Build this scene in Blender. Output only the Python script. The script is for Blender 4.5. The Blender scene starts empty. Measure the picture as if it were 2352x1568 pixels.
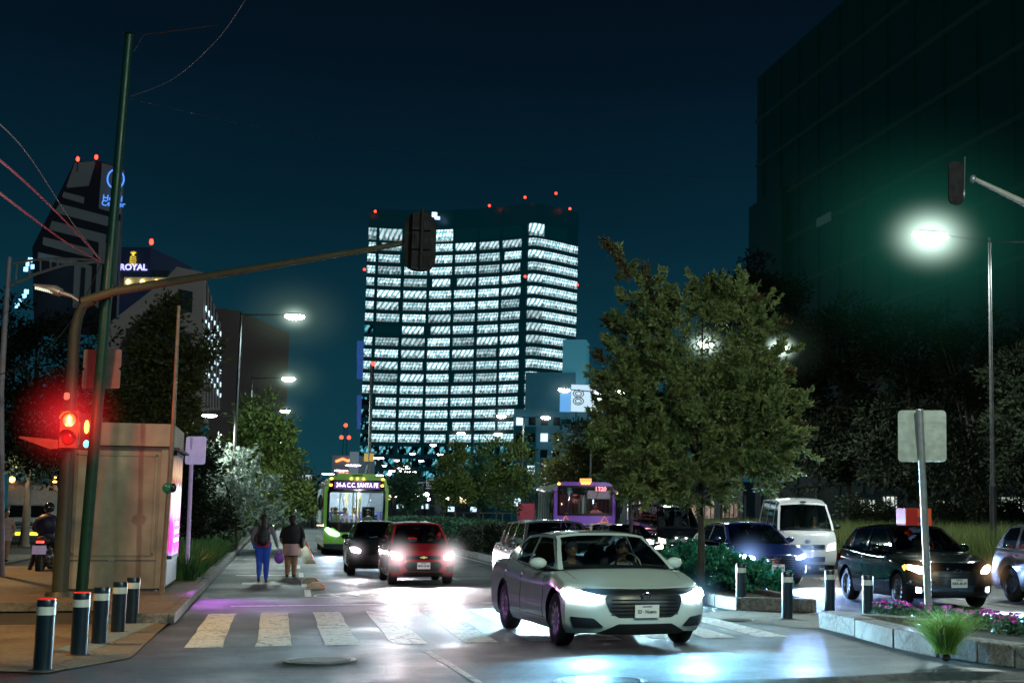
import bpy, bmesh, math, random
import numpy as np
from mathutils import Vector, Matrix, Quaternion
from mathutils.geometry import tessellate_polygon
random.seed(7); RNG=np.random.default_rng(11)
PI=math.pi
C=bpy.context.scene.collection
# ---------------------------------------------------------------- survey of the place
F=3267.;PX=1626.;PY=784.;T=math.atan(398/F);RO=.010;H=1.76;YAW=-math.atan((1626-656)/F/math.cos(T))
def ray(x,y):
    xc=(x-PX)/F;yc=-(y-PY)/F
    a=xc*math.cos(RO)-yc*math.sin(RO);b=xc*math.sin(RO)+yc*math.cos(RO)
    v=(a,math.cos(T)-math.sin(T)*b,math.sin(T)+math.cos(T)*b)
    c,s=math.cos(YAW),math.sin(YAW);return Vector((c*v[0]-s*v[1],s*v[0]+c*v[1],v[2]))
def G(x,y,z=0.):
    d=ray(x,y);t=(z-H)/d.z;return Vector((d.x*t,d.y*t,z))
def V(x,y,D):
    return ray(x,y)*D+Vector((0,0,H))
def VY(x,y,Y):
    d=ray(x,y);return d*(Y/d.y)+Vector((0,0,H))
def pxm(D): return F/D
# ---------------------------------------------------------------- materials
_M={}
def mat(name,col,rough=.5,metal=0,emit=None,es=0,var=.15,nscale=8,bump=0,bscale=60,spec=.5,coat=0,alpha=1,obj=True,trans=0):
    if name in _M: return _M[name]
    m=bpy.data.materials.new(name);m.use_nodes=True;nt=m.node_tree;N=nt.nodes;Lk=nt.links
    b=N['Principled BSDF']
    b.inputs['Roughness'].default_value=rough;b.inputs['Metallic'].default_value=metal
    b.inputs['Specular IOR Level'].default_value=spec;b.inputs['Coat Weight'].default_value=coat;b.inputs['Coat Roughness'].default_value=.06
    tc=N.new('ShaderNodeTexCoord')
    nz=N.new('ShaderNodeTexNoise');nz.inputs['Scale'].default_value=nscale;nz.inputs['Detail'].default_value=5
    Lk.new(tc.outputs['Object'],nz.inputs['Vector'])
    mx=N.new('ShaderNodeMixRGB');mx.inputs[1].default_value=(*[c*(1-var) for c in col],1);mx.inputs[2].default_value=(*[min(1,c*(1+var)) for c in col],1)
    rp=N.new('ShaderNodeMapRange');rp.inputs[1].default_value=.3;rp.inputs[2].default_value=.7
    Lk.new(nz.outputs['Fac'],rp.inputs[0]);Lk.new(rp.outputs[0],mx.inputs[0]);Lk.new(mx.outputs[0],b.inputs['Base Color'])
    if rough>.12:
        r2=N.new('ShaderNodeMapRange');r2.inputs[1].default_value=.3;r2.inputs[2].default_value=.7;r2.inputs[3].default_value=rough*.85;r2.inputs[4].default_value=min(1,rough*1.15)
        Lk.new(nz.outputs['Fac'],r2.inputs[0]);Lk.new(r2.outputs[0],b.inputs['Roughness'])
    if bump:
        n2=N.new('ShaderNodeTexNoise');n2.inputs['Scale'].default_value=bscale;n2.inputs['Detail'].default_value=4
        Lk.new(tc.outputs['Object'],n2.inputs['Vector'])
        bp=N.new('ShaderNodeBump');bp.inputs['Strength'].default_value=bump;bp.inputs['Distance'].default_value=.02
        Lk.new(n2.outputs['Fac'],bp.inputs['Height']);Lk.new(bp.outputs[0],b.inputs['Normal'])
    if emit: b.inputs['Emission Color'].default_value=(*emit,1);b.inputs['Emission Strength'].default_value=es
    if alpha<1: b.inputs['Alpha'].default_value=alpha
    _M[name]=m;return m
def emis(name,col,s):
    return mat(name,(.5,.5,.5),.4,emit=col,es=s,var=.03)
def glass(name,tint=(.35,.4,.4),refl=.12,rough=.03):
    if name in _M: return _M[name]
    m=bpy.data.materials.new(name);m.use_nodes=True;nt=m.node_tree;N=nt.nodes;Lk=nt.links
    for n in list(N): N.remove(n)
    o=N.new('ShaderNodeOutputMaterial');t=N.new('ShaderNodeBsdfTransparent');t.inputs[0].default_value=(*tint,1)
    g=N.new('ShaderNodeBsdfGlossy');g.inputs['Roughness'].default_value=rough
    f=N.new('ShaderNodeFresnel');f.inputs[0].default_value=1.5
    tc=N.new('ShaderNodeTexCoord');nz=N.new('ShaderNodeTexNoise');nz.inputs['Scale'].default_value=3
    Lk.new(tc.outputs['Object'],nz.inputs[0])
    a=N.new('ShaderNodeMath');a.operation='MULTIPLY_ADD';a.inputs[1].default_value=.03;a.inputs[2].default_value=refl-.02
    Lk.new(nz.outputs['Fac'],a.inputs[0])
    ad=N.new('ShaderNodeMath');ad.operation='ADD';ad.use_clamp=True;Lk.new(f.outputs[0],ad.inputs[0]);Lk.new(a.outputs[0],ad.inputs[1])
    mx=N.new('ShaderNodeMixShader');Lk.new(ad.outputs[0],mx.inputs[0]);Lk.new(t.outputs[0],mx.inputs[1]);Lk.new(g.outputs[0],mx.inputs[2]);Lk.new(mx.outputs[0],o.inputs[0])
    _M[name]=m;return m
def paint(name,col,flake=.0,rough=.28): return mat(name,col,rough,metal=flake,var=.04,nscale=3,coat=.9,spec=.5)
def nodes(m): return m.node_tree.nodes,m.node_tree.links
# ---------------------------------------------------------------- mesh builder
class MB:
    def __init__(s): s.v=[];s.f=[];s.m=[]
    def add(s,vs,fs,mi=0):
        o=len(s.v);s.v+= [tuple(p) for p in vs];s.f+=[tuple(i+o for i in f) for f in fs];s.m+=[mi]*len(fs);return s
    def box(s,c,d,mi=0,rz=0,M=None):
        a,b,e=d[0]/2,d[1]/2,d[2]/2
        vs=[Vector((x*a,y*b,z*e)) for x in(-1,1) for y in(-1,1) for z in(-1,1)]
        R=M or Matrix.Rotation(rz,3,'Z');vs=[R@p+Vector(c) for p in vs]
        return s.add(vs,[(0,1,3,2),(4,6,7,5),(0,4,5,1),(2,3,7,6),(0,2,6,4),(1,5,7,3)],mi)
    def bar(s,p,q,w,h,mi=0,up=(0,0,1)):
        p,q=Vector(p),Vector(q);d=(q-p);l=d.length;d.normalize();u=Vector(up)
        sx=d.cross(u)
        if sx.length<1e-4: sx=Vector((1,0,0))
        sx.normalize();u2=sx.cross(d);M=Matrix((sx,d,u2)).transposed()
        return s.box((p+q)/2,(w,l,h),mi,M=M)
    def tube(s,pts,rs,n=8,mi=0,cap=True):
        pts=[Vector(p) for p in pts]
        if not hasattr(rs,'__len__'): rs=[rs]*len(pts)
        vs=[];fs=[];prev=None
        for i,p in enumerate(pts):
            d=(pts[min(i+1,len(pts)-1)]-pts[max(i-1,0)])
            if d.length<1e-9:d=Vector((0,0,1))
            d.normalize()
            if prev is None:
                a=d.orthogonal().normalized()
            else:
                a=prev-d*prev.dot(d)
                if a.length<1e-6:a=d.orthogonal()
                a.normalize()
            prev=a;b=d.cross(a)
            for k in range(n):
                t=2*PI*k/n;vs.append(p+(a*math.cos(t)+b*math.sin(t))*rs[i])
        for i in range(len(pts)-1):
            for k in range(n):
                fs.append((i*n+k,i*n+(k+1)%n,(i+1)*n+(k+1)%n,(i+1)*n+k))
        if cap: fs.append(tuple(range(n))[::-1]);fs.append(tuple((len(pts)-1)*n+k for k in range(n)))
        return s.add(vs,fs,mi)
    def lathe(s,prof,c=(0,0,0),axis='Z',n=24,mi=0):   # prof (r,h)
        vs=[];fs=[]
        for r,h in prof:
            for k in range(n):
                t=2*PI*k/n;a,b=r*math.cos(t),r*math.sin(t)
                p={'Z':(a,b,h),'Y':(a,h,b),'X':(h,a,b)}[axis];vs.append((p[0]+c[0],p[1]+c[1],p[2]+c[2]))
        for i in range(len(prof)-1):
            for k in range(n):
                q=(i*n+k,i*n+(k+1)%n,(i+1)*n+(k+1)%n,(i+1)*n+k)
                fs.append(q if axis!='Y' else q[::-1])
        return s.add(vs,fs,mi)
    def ell(s,c,r,n=12,mi=0,M=None):
        vs=[];fs=[];m=n//2
        for i in range(m+1):
            ph=PI*i/m
            for k in range(n):
                t=2*PI*k/n;p=Vector((math.sin(ph)*math.cos(t)*r[0],math.sin(ph)*math.sin(t)*r[1],math.cos(ph)*r[2]))
                if M: p=M@p
                vs.append(p+Vector(c))
        for i in range(m):
            for k in range(n): fs.append((i*n+k,(i+1)*n+k,(i+1)*n+(k+1)%n,i*n+(k+1)%n))
        return s.add(vs,fs,mi)
    def grid(s,fn,us,vs_,mi=0,flip=False):
        P=[fn(u,v) for u in us for v in vs_];n=len(vs_);fs=[]
        for i in range(len(us)-1):
            for j in range(n-1):
                q=(i*n+j,(i+1)*n+j,(i+1)*n+j+1,i*n+j+1);fs.append(q[::-1] if flip else q)
        return s.add(P,fs,mi)
    def prism(s,poly,z0,z1,mi=0):
        n=len(poly);vs=[(x,y,z0) for x,y in poly]+[(x,y,z1) for x,y in poly]
        tr=tessellate_polygon([[Vector((x,y,0)) for x,y in poly]])
        fs=[tuple(t) for t in tr]+[tuple(i+n for i in t) for t in tr]
        fs+=[(i,(i+1)%n,(i+1)%n+n,i+n) for i in range(n)]
        return s.add(vs,fs,mi)
    def build(s,name,mats,parent=None,smooth=None,loc=None,fix=True):
        me=bpy.data.meshes.new(name);me.from_pydata([tuple(map(float,p)) for p in s.v],[],s.f)
        if not isinstance(mats,(list,tuple)): mats=[mats]
        for m in mats: me.materials.append(m)
        if len(mats)>1: me.polygons.foreach_set('material_index',s.m)
        if fix:
            bm=bmesh.new();bm.from_mesh(me);bmesh.ops.remove_doubles(bm,verts=bm.verts,dist=1e-5);bmesh.ops.recalc_face_normals(bm,faces=bm.faces);bm.to_mesh(me);bm.free()
        if smooth is not None:
            me.shade_smooth();me.set_sharp_from_angle(angle=math.radians(smooth))
        o=bpy.data.objects.new(name,me);C.objects.link(o)
        if parent: o.parent=parent
        if loc: o.location=loc
        return o
def tag(o,label=None,cat=None,group=None,kind=None):
    if label:o['label']=label
    if cat:o['category']=cat
    if group:o['group']=group
    if kind:o['kind']=kind
    return o
def thing(name,label,cat,loc=(0,0,0),rz=0,group=None):
    o=bpy.data.objects.new(name,None);C.objects.link(o);o.location=loc;o.rotation_euler=(0,0,rz);o.empty_display_size=.2
    return tag(o,label,cat,group)
def kids(o): return [c for c in bpy.data.objects if c.parent is o]
def dup(root,loc=None,rz=None,label=None,group=None):
    r=root.copy();C.objects.link(r)
    if loc is not None:r.location=loc
    if rz is not None:r.rotation_euler=(0,0,rz)
    if label:r['label']=label
    if group:r['group']=group
    def rec(a,b):
        for ch in kids(a):
            c=ch.copy();C.objects.link(c);c.parent=b;rec(ch,c)
    rec(root,r);return r
def evalmesh(o):
    dg=bpy.context.evaluated_depsgraph_get();dg.update()
    me=bpy.data.meshes.new_from_object(o.evaluated_get(dg));return me
def text(s,size,name,m,parent=None,loc=(0,0,0),M=None,depth=.01,align='CENTER',sx=1,bold=0):
    cu=bpy.data.curves.new('t','FONT');cu.body=s;cu.size=size;cu.align_x=align;cu.align_y='CENTER';cu.extrude=depth;cu.offset=bold;cu.resolution_u=3
    o=bpy.data.objects.new('t',cu);C.objects.link(o);me=evalmesh(o);bpy.data.objects.remove(o)
    me.transform(Matrix.Diagonal((sx,1,1,1)))
    if M is not None: me.transform(M.to_4x4())
    me.transform(Matrix.Translation(loc))
    me.materials.clear();me.materials.append(m)
    ob=bpy.data.objects.new(name,me);C.objects.link(ob);ob.parent=parent;return ob
def facing(d):    # matrix taking text XY plane to a plane facing direction d (horizontal), z up
    d=Vector(d).normalized();up=Vector((0,0,1));r=up.cross(d).normalized();u=d.cross(r)
    return Matrix((r,u,d)).transposed()
def interp(x,pts):
    if x<=pts[0][0]: return pts[0][1]
    for (a,b),(c,d) in zip(pts,pts[1:]):
        if x<=c:
            t=(x-a)/(c-a);return b+(d-b)*t
    return pts[-1][1]
def smooth_curve(pts,n=6):
    out=[];P=[Vector(p) for p in pts]
    for i in range(len(P)-1):
        a=P[max(i-1,0)];b=P[i];c=P[i+1];d=P[min(i+2,len(P)-1)]
        for k in range(n):
            t=k/n;out.append(.5*((2*b)+(c-a)*t+(2*a-5*b+4*c-d)*t*t+(3*b-a-3*c+d)*t**3))
    out.append(P[-1]);return out
def sinterp(pts):
    q=smooth_curve([(a,b,0) for a,b in pts],8);q=[(p.x,p.y) for p in q]
    return lambda x:interp(x,q)
def linsp(a,b,n): return [a+(b-a)*i/(n-1) for i in range(n)]
def halo(parent,loc,R,col,s,sq=(1,1,1),pw=3.0):
    """glow ball standing for lamp bloom and haze: emission falling off from its centre"""
    k='halo_%d_%d_%d_%d'%(int(R*100),int(s*1000),int(pw*10),int(col[0]*50+col[1]*700+col[2]*9000))
    if k not in _M:
        m=bpy.data.materials.new('halo_glow');m.use_nodes=True;nt=m.node_tree;N=nt.nodes;Lk=nt.links
        for n in list(N): N.remove(n)
        o=N.new('ShaderNodeOutputMaterial');e=N.new('ShaderNodeEmission');e.inputs[0].default_value=(*col,1)
        tc=N.new('ShaderNodeTexCoord');ln=N.new('ShaderNodeVectorMath');ln.operation='LENGTH';Lk.new(tc.outputs['Object'],ln.inputs[0])
        a=N.new('ShaderNodeMapRange');a.inputs[1].default_value=0;a.inputs[2].default_value=R;a.inputs[3].default_value=1;a.inputs[4].default_value=0;Lk.new(ln.outputs['Value'],a.inputs[0])
        p=N.new('ShaderNodeMath');p.operation='POWER';p.inputs[1].default_value=pw;Lk.new(a.outputs[0],p.inputs[0])
        q=N.new('ShaderNodeMath');q.operation='MULTIPLY';q.inputs[1].default_value=s;Lk.new(p.outputs[0],q.inputs[0]);Lk.new(q.outputs[0],e.inputs[1]);Lk.new(e.outputs[0],o.inputs['Volume'])
        _M[k]=m
    b=MB().ell((0,0,0),(R,R,R),16).build('halo',_M[k],parent,60);b.location=loc;b.scale=sq;return b
def light(name,kind,loc,energy,col,parent=None,size=.1,spot=None,aim=None,blend=.5):
    l=bpy.data.lights.new(name,kind);l.energy=energy;l.color=col
    if kind=='AREA': l.size=size
    else: l.shadow_soft_size=size
    if spot:l.spot_size=spot;l.spot_blend=blend
    o=bpy.data.objects.new(name,l);C.objects.link(o);o.location=loc;o.parent=parent
    if aim is not None: o.rotation_euler=Vector(aim).to_track_quat('-Z','Y').to_euler()
    return o
# ---------------------------------------------------------------- vehicles
GL=glass('car_glass',(.66,.74,.74),.07);GLD=glass('car_glass_dark',(.16,.2,.22),.10)
BLK=mat('black_plastic',(.015,.015,.018),.35);RUB=mat('tyre_rubber',(.018,.018,.018),.75,bump=.3,bscale=90)
CHR=mat('chrome',(.75,.77,.8),.12,metal=1,var=.03);ALY=mat('alloy',(.42,.42,.46),.3,metal=.9)
UPH=mat('upholstery',(.03,.03,.035),.8,bump=.2);PLT=mat('plate_white',(.75,.75,.75),.4,var=.05);INK=mat('plate_ink',(.03,.03,.035),.5)
PLTL=mat('plate_lit',(.75,.7,.75),.4,var=.05,emit=(.8,.7,.8),es=.25)
LENS=mat('lamp_glass_clear',(.6,.62,.65),.1,var=.1,coat=1,metal=.4);AMB=emis('amber_lamp_lit',(1,.32,.03),6);REDL=mat('tail_lens',(.35,.01,.01),.2,coat=1)
HL=emis('headlamp_lit',(.95,.97,1.),60);HLB=emis('headlamp_lit_blue',(.55,.78,1.),60);HLW=emis('headlamp_lit_warm',(1,.8,.55),30);HLP=emis('headlamp_lit_pink',(1,.9,.97),60)
FOG=emis('fog_lamp_lit',(.6,.85,1),14);GAP=mat('panel_gap',(.008,.008,.01),.7)
SKIN=mat('skin_brown',(.32,.17,.11),.55,var=.1,nscale=14);HAIR=mat('hair_black',(.012,.01,.01),.5,bump=.5,bscale=120);CLO=mat('shirt_dark',(.05,.055,.07),.85,bump=.2);CLW=mat('shirt_pale',(.42,.45,.46),.85,bump=.2)
SIDE_S=[(0,.925),(.12,.975),(.4,1),(.62,.992),(.72,1.0),(.9,.965),(1,.895)]
def clean_poly_mesh(polys,mapf,du=.06,dv=.05):
    """2-D outline with holes -> cut into small faces -> mapped on a surface"""
    allp=[p for q in polys for p in q]
    tr=tessellate_polygon([[Vector((p[0],p[1],0)) for p in q] for q in polys])
    bm=bmesh.new();vs=[bm.verts.new((p[0],p[1],0)) for p in allp]
    for t in tr:
        try:bm.faces.new([vs[i] for i in t])
        except ValueError:pass
    xs=[p[0] for p in allp];ys=[p[1] for p in allp]
    def cut(lo,hi,step,ax):
        n=int((hi-lo)/step)
        for i in range(1,n+1):
            c=lo+(hi-lo)*i/(n+1);co=(c,0,0) if ax==0 else (0,c,0);no=(1,0,0) if ax==0 else (0,1,0)
            bmesh.ops.bisect_plane(bm,geom=bm.verts[:]+bm.edges[:]+bm.faces[:],plane_co=co,plane_no=no)
    cut(min(xs),max(xs),du,0);cut(min(ys),max(ys),dv,1)
    bm.verts.index_update();out=[mapf(v.co.x,v.co.y) for v in bm.verts];fs=[tuple(v.index for v in f.verts) for f in bm.faces];bm.free();return out,fs
def rpoly(pts,r=.02,n=3):
    out=[];N=len(pts)
    for i in range(N):
        a,b,c=Vector(pts[i-1]),Vector(pts[i]),Vector(pts[(i+1)%N])
        u=(a-b);w=(c-b);k=min(r,u.length*.45,w.length*.45);u.normalize();w.normalize();p,q=b+u*k,b+w*k
        for j in range(n+1):
            t=j/n;out.append(tuple((1-t)**2*p+2*t*(1-t)*b+t*t*q))
    return out
def mirror(pts): return [(-a,b) for a,b in pts][::-1]
def person_bust(parent,loc,shirt,rz=0,lean=0,name='person',hair=HAIR,arms=True,cap=False):
    """seated figure in a vehicle, one remeshed body plus hair and clothing; local +X forward"""
    b=MB()
    b.ell((0,0,.0),(.12,.19,.16));b.ell((0,0,.18),(.115,.2,.2));b.ell((.0,0,.33),(.09,.19,.09))
    b.tube([(0,0,.36),(.015,0,.47)],[.062,.058],10)
    b.ell((.03,0,.565),(.098,.078,.12),16);b.ell((.055,0,.51),(.07,.055,.06));b.ell((.128,0,.555),(.016,.014,.022));b.ell((.02,.08,.56),(.02,.012,.03));b.ell((.02,-.08,.56),(.02,.012,.03))
    for s in(-1,1):
        if arms:
            b.tube([(0,.19*s,.33),(.08,.25*s,.13),(.34,.14*s,.2)],[.06,.048,.036],8)
            b.ell((.37,.14*s,.215),(.05,.03,.035))
            for k in range(4): b.tube([(.39,.12*s+.018*k*s,.225),(.43,.12*s+.018*k*s,.235),(.44,.12*s+.018*k*s,.20)],[.011,.010,.009],6)
            b.tube([(.36,.11*s,.22),(.395,.095*s,.245)],[.012,.01],6)
    o=b.build(name,[SKIN],parent);rm=o.modifiers.new('r','REMESH');rm.mode='VOXEL';rm.voxel_size=.014
    sm=o.modifiers.new('s','SMOOTH');sm.iterations=3;me=evalmesh(o);o.modifiers.clear();o.data=me
    me.materials.clear();me.materials.append(SKIN);me.materials.append(shirt);me.shade_smooth()
    mi=[]
    for p in me.polygons:
        c=p.center;mi.append(1 if (c.z<.40 and c.x<.27 and (abs(c.y)>.055 or c.z<.37)) else 0)
    me.polygons.foreach_set('material_index',mi)
    h=MB();h.ell((.012,0,.60),(.112,.09,.105),16);h.build('hair' if not cap else 'cap',[hair if not cap else CLO],o,60)
    for s in(-1,1): MB().ell((.118,.032*s,.578),(.012,.014,.009),8).build('eye',[INK],o,60)
    o.location=loc;o.rotation_euler=(0,lean,rz);return o
def car(name,label,cat,P,loc,rz,body,group=None,plate=None,plate_m=None,hl=HL,persons=(),glassm=None,scale=1.):
    root=thing(name,label,cat,loc,rz,group);root.scale=(scale,)*3
    L,W=P['L'],P['W'];hw=W/2;zb=P.get('zb',.2);top=sinterp([(x,z) for x,z in P['top']]);Ff=sinterp(P['front']);Fr=sinterp(P['rear']);Rf=P.get('Rf',.34);Rr=P.get('Rr',.25);pf=P.get('pf',3.4)
    belt=P['belt'];H_=P['H'];glassm=glassm or GL
    xw=[-P['fo'],-P['fo']-P['wb']];wr=P.get('wr',.325)
    def zbot(x): 
        e=max(0,-.55-(-abs(x+L/2)+L/2-.55) ) if False else 0
        d=min(-x,x+L);return zb+max(0,.35-d)*P.get('lift',.12)
    def hwf(x,z):
        t=top(x);b_=zbot(x);r=min(1,max(0,(z-b_)/(t-b_)));d=min(-x,x+L)
        return hw*interp(r,SIDE_S)*(1-.02*max(0,1-d/1.2)**2)
    def xf(v,z): return -Ff(z)-Rf*abs(v)**pf
    def xr(v,z): return -L+Fr(z)+Rr*abs(v)**pf
    def bp(u,v,w):
        t=(u+1)/2;x=-L+L*t;z=zbot(x)+w*(top(x)-zbot(x))
        for _ in range(2):
            x=xr(v,z)*(1-t)+xf(v,z)*t;z=zbot(x)+w*(top(x)-.045*abs(v)**3-zbot(x))
        return (x,v*hwf(x,z),z)
    us=linsp(-1,1,57);vs=[math.copysign(abs(q)**.8,q) for q in linsp(-1,1,33)];ws=[0,.05,.1,.16,.22,.3,.38,.46,.54,.62,.7,.78,.85,.91,.96,1]
    b=MB()
    b.grid(lambda u,v:bp(u,v,1),us,vs);b.grid(lambda u,v:bp(u,v,0),us,vs)
    b.grid(lambda u,w:bp(u,1,w),us,ws);b.grid(lambda u,w:bp(u,-1,w),us,ws)
    b.grid(lambda v,w:bp(1,v,w),vs,ws);b.grid(lambda v,w:bp(-1,v,w),vs,ws)
    o=b.build('body',[body,BLK],root)
    ar=wr+P.get('arch',.05);cutters=[]
    for x in xw:
        c=MB().lathe([(0,-W),(ar,-W),(ar,W),(0,W)],(x,0,wr+.01),'Y',40);co=c.build('cut',BLK);cutters.append(co)
        md=o.modifiers.new('b','BOOLEAN');md.operation='DIFFERENCE';md.object=co;md.solver='EXACT'
        co.parent=root
    me=evalmesh(o);o.modifiers.clear();o.data=me
    for c in cutters: bpy.data.objects.remove(c)
    for p in me.polygons:
        c=p.center;p.material_index=0
        for x in xw:
            if math.hypot(c.x-x,c.z-wr-.01)<ar+.004 and abs(c.y)<hw*.9 and abs(p.normal.y)<.6: p.material_index=1
        if p.normal.z<-.7 and c.z<zb+.1: p.material_index=1
    me.shade_smooth();me.set_sharp_from_angle(angle=math.radians(38))
    def fp(y,z,e=.006):
        def q_(y,z):
            v=0
            for _ in range(4): v=max(-1,min(1,y/hwf(xf(v,z),z)))
            return Vector((xf(v,z),y,z))
        p=q_(y,z);n=(q_(y+.01,z)-q_(y-.01,z)).cross(q_(y,z+.01)-q_(y,z-.01))
        if n.length<1e-9: n=Vector((1,0,0))
        n.normalize()
        if n.x<0:n=-n
        return p+n*(e+.005)
    def rp_(y,z,e=.006):
        v=max(-1,min(1,y/hwf(-L,z)));return (xr(v,z)-e,y,z)
    def sp(s,e=.006): return lambda x,z:(x,s*(hwf(x,z)+e),z)
    def patch(nm,polys,mp,m,par=root,du=.06,dv=.05,sm=35,name_mats=None):
        q=MB()
        for pl in polys:
            vv,ff=clean_poly_mesh(pl if isinstance(pl[0][0],(tuple,list,Vector)) else [pl],mp,du,dv);q.add(vv,ff)
        return q.build(nm,m,par,sm,fix=True)
    # features on the front and the rear
    for ft in P['feat']:
        nm,m,poly,both=ft[:4];e=ft[4] if len(ft)>4 else .006;m={'HL':hl}.get(m,m)
        polys=[poly]+([mirror(poly)] if both else [])
        for pl in polys: 
            patch(nm,[rpoly(pl,.018)],lambda y,z:fp(y,z,e),m)
    for ft in P.get('rfeat',[]):
        nm,m,poly,both=ft[:4]
        for pl in [poly]+([mirror(poly)] if both else []): patch(nm,[rpoly(pl,.02)],lambda y,z:rp_(y,z,.006),m)
    for ft in P.get('side',[]):
        nm,m,poly=ft[:3];m={'HL':hl}.get(m,m)
        for s in(-1,1): patch(nm,[rpoly(poly,.015)],sp(s,.007),m)
    if 'grille_bars' in P:
        y0,y1,z0,z1,n,mm=P['grille_bars'];q=MB()
        for i in range(n):
            z=z0+(z1-z0)*(i+.5)/n;pts=[fp(y0+(y1-y0)*k/10,z,.016) for k in range(11)];q.tube(pts,.008,5)
            q.build('grille_bar',mm,root,40);q=MB()
    if 'badge' in P:
        z=P['badge'][0];kind=P['badge'][1];q=MB();c=Vector(fp(0,z,.02))
        if kind=='ring_h':
            q.tube([c+Vector((0,math.sin(t)*.062*(1.05 if math.cos(t)>0 else .85),math.cos(t)*.05)) for t in linsp(0,2*PI,17)],.008,6)
            for s in(-1,1): q.bar(c+Vector((0,s*.026,-.038)),c+Vector((0,s*.034,.038)),.012,.012)
            q.bar(c+Vector((0,-.03,0)),c+Vector((0,.03,0)),.012,.012)
        elif kind=='bowtie':
            q.prism([(-.075,-.016),(-.025,-.016),(-.025,-.028),(.03,-.028),(.03,-.013),(.08,-.013),(.07,.016),(.025,.016),(.025,.028),(-.03,.028),(-.03,.016),(-.075,.016)],0,.012)
            q.v=[(c.x+p[2],p[0]*1.15,c.z+p[1]) for p in q.v]
        else:
            q.tube([c+Vector((0,math.sin(t)*.075,math.cos(t)*.045)) for t in linsp(0,2*PI,19)],.007,6)
            if kind=='slash': q.bar(c+Vector((0,-.03,-.03)),c+Vector((0,-.012,.035)),.01,.01);q.bar(c+Vector((0,.012,-.035)),c+Vector((0,.03,.03)),.01,.01);q.bar(c+Vector((0,-.02,0)),c+Vector((0,.02,0)),.01,.01)
            elif kind=='wing':
                q.tube([c+Vector((0,-.06,.02)),c+Vector((0,-.025,.01)),c+Vector((0,0,-.025)),c+Vector((0,.025,.01)),c+Vector((0,.06,.02))],.006,5)
            else: 
                q.tube([c+Vector((0,math.sin(t)*.025,math.cos(t)*.043)) for t in linsp(0,2*PI,13)],.006,5);q.tube([c+Vector((0,math.sin(t)*.055,.012+math.cos(t)*.018)) for t in linsp(0,2*PI,13)],.006,5)
        q.build('badge',P['badge'][2] if len(P['badge'])>2 else CHR,root,40)
    if plate:
        pz,py=P.get('plate',(.5,0));x=fp(py,pz,.03)[0];q=MB().box((x,py,pz),(.014,.31,.155));po=q.build('number_plate',plate_m or PLT,root)
        text(plate,min(.088,.27/(.47*len(plate))),'plate_lettering',INK,po,(x+.009,py,pz-.006),facing((1,0,0)),.001,sx=.92,bold=.002)
        q=MB().box((x+.0085,py,pz+.057),(.002,.12,.018));q.build('plate_band',mat('plate_band',(.25,.25,.3),.5),po)
    # cabin
    a,bt,rt,rb=P['cab'];yb=P.get('yb',hw*.86);yt=P.get('yt',hw*.66);zr=P.get('zr',None) or (lambda x:H_-.10*((x-(bt*.6+rt*.4))/(bt-rt))**2)
    def bz(x): return interp(x,sorted([(rb,top(rb)-.01),((rb+a)/2,belt),(a,top(a)-.02)]))
    def zs(x):   # upper line of the side
        if x>bt: return bz(a)+(zr(bt)-.05-bz(a))*((a-x)/(a-bt))**.92
        if x<rt: return bz(rb)+(zr(rt)-.05-bz(rb))*((x-rb)/(rt-rb))**.85
        return zr(x)-.05
    def ysd(x,z):
        t=max(0,min(1,(z-belt)/(H_-.05-belt)));e=max(0,(rt-x)/(rt-rb+.01))*P.get('taper',.1)+max(0,(x-bt)/(a-bt))*.0
        t=max(0,t);return (yb+(yt-yb)*t**1.25)*(1-e)
    xs=[rb]+[q for q in linsp(rb,a,40)][1:-1]+[a]
    outline=[(x,bz(x)) for x in xs]+[(x,max(zs(x),bz(x)+.004)) for x in xs[::-1]][1:-1]
    wins=[]
    for (x0,x1) in P['wins']:
        w=[(x,bz(x)+.025) for x in linsp(x0,x1,12)]
        tp=[(x,zs(x)-(.035 if rt<x<bt else .055)) for x in linsp(x1,x0,16)]
        tp=[p for p in tp if p[1]>bz(p[0])+.035];wins.append(w+tp)
    side_m=body
    for s in(-1,1):
        vv,ff=clean_poly_mesh([outline]+wins,lambda x,z:(x,s*ysd(x,z),z),.25,.1);MB().add(vv,ff).build('pillar_frame',side_m,root,30)
        for w in wins:
            vv,ff=clean_poly_mesh([w],lambda x,z:(x,s*(ysd(x,z)-.012),z),.25,.1);MB().add(vv,ff).build('side_window',P.get('sg',GLD),root,30)
        if P.get('trim'):
            for w in wins: MB().tube([(x,s*(ysd(x,z)+.002),z) for x,z in w+[w[0]]],.007,4).build('window_trim',P['trim'],root,40)
    bow=P.get('bow',.16)
    def ws_(s,t,e=0,A=None,B=None):
        A=a if A is None else A;B=bt if B is None else B
        z0=bz(A);z1=zr(B)-.005;x=A+(B-A)*t;zz=z0+(z1-z0)*(max(0,t)**.95)
        y=ysd(x,zz if t<1 else zr(B)-.05);sg=1 if A>B else -1
        zz-=.045*abs(s)**3*t
        return (x-sg*bow*0+sg*bow*(1-s*s)*(1-.35*t)*.6+sg*e,y*s,zz+e*.4)
    S=linsp(-1,1,15);TT=linsp(0,1,9);q=MB();q.grid(lambda s,t:ws_(s,t),linsp(-.93,.93,15),linsp(.02,.94,9));q.build('windshield',glassm,root,60)
    q=MB();q.grid(lambda s,t:ws_(s,t,.003),S,linsp(.93,1,3))
    for k in(-1,1): q.grid(lambda s,t:ws_(s,t,.003),linsp(.92*k,1.0*k,3),TT)
    q.build('windshield_frame',body,root,30)
    q=MB();q.grid(lambda s,t:ws_(s,t,-.004),linsp(-.93,.93,9),linsp(-.02,.045,3));
    q.build('cowl',BLK,root,30)
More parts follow.
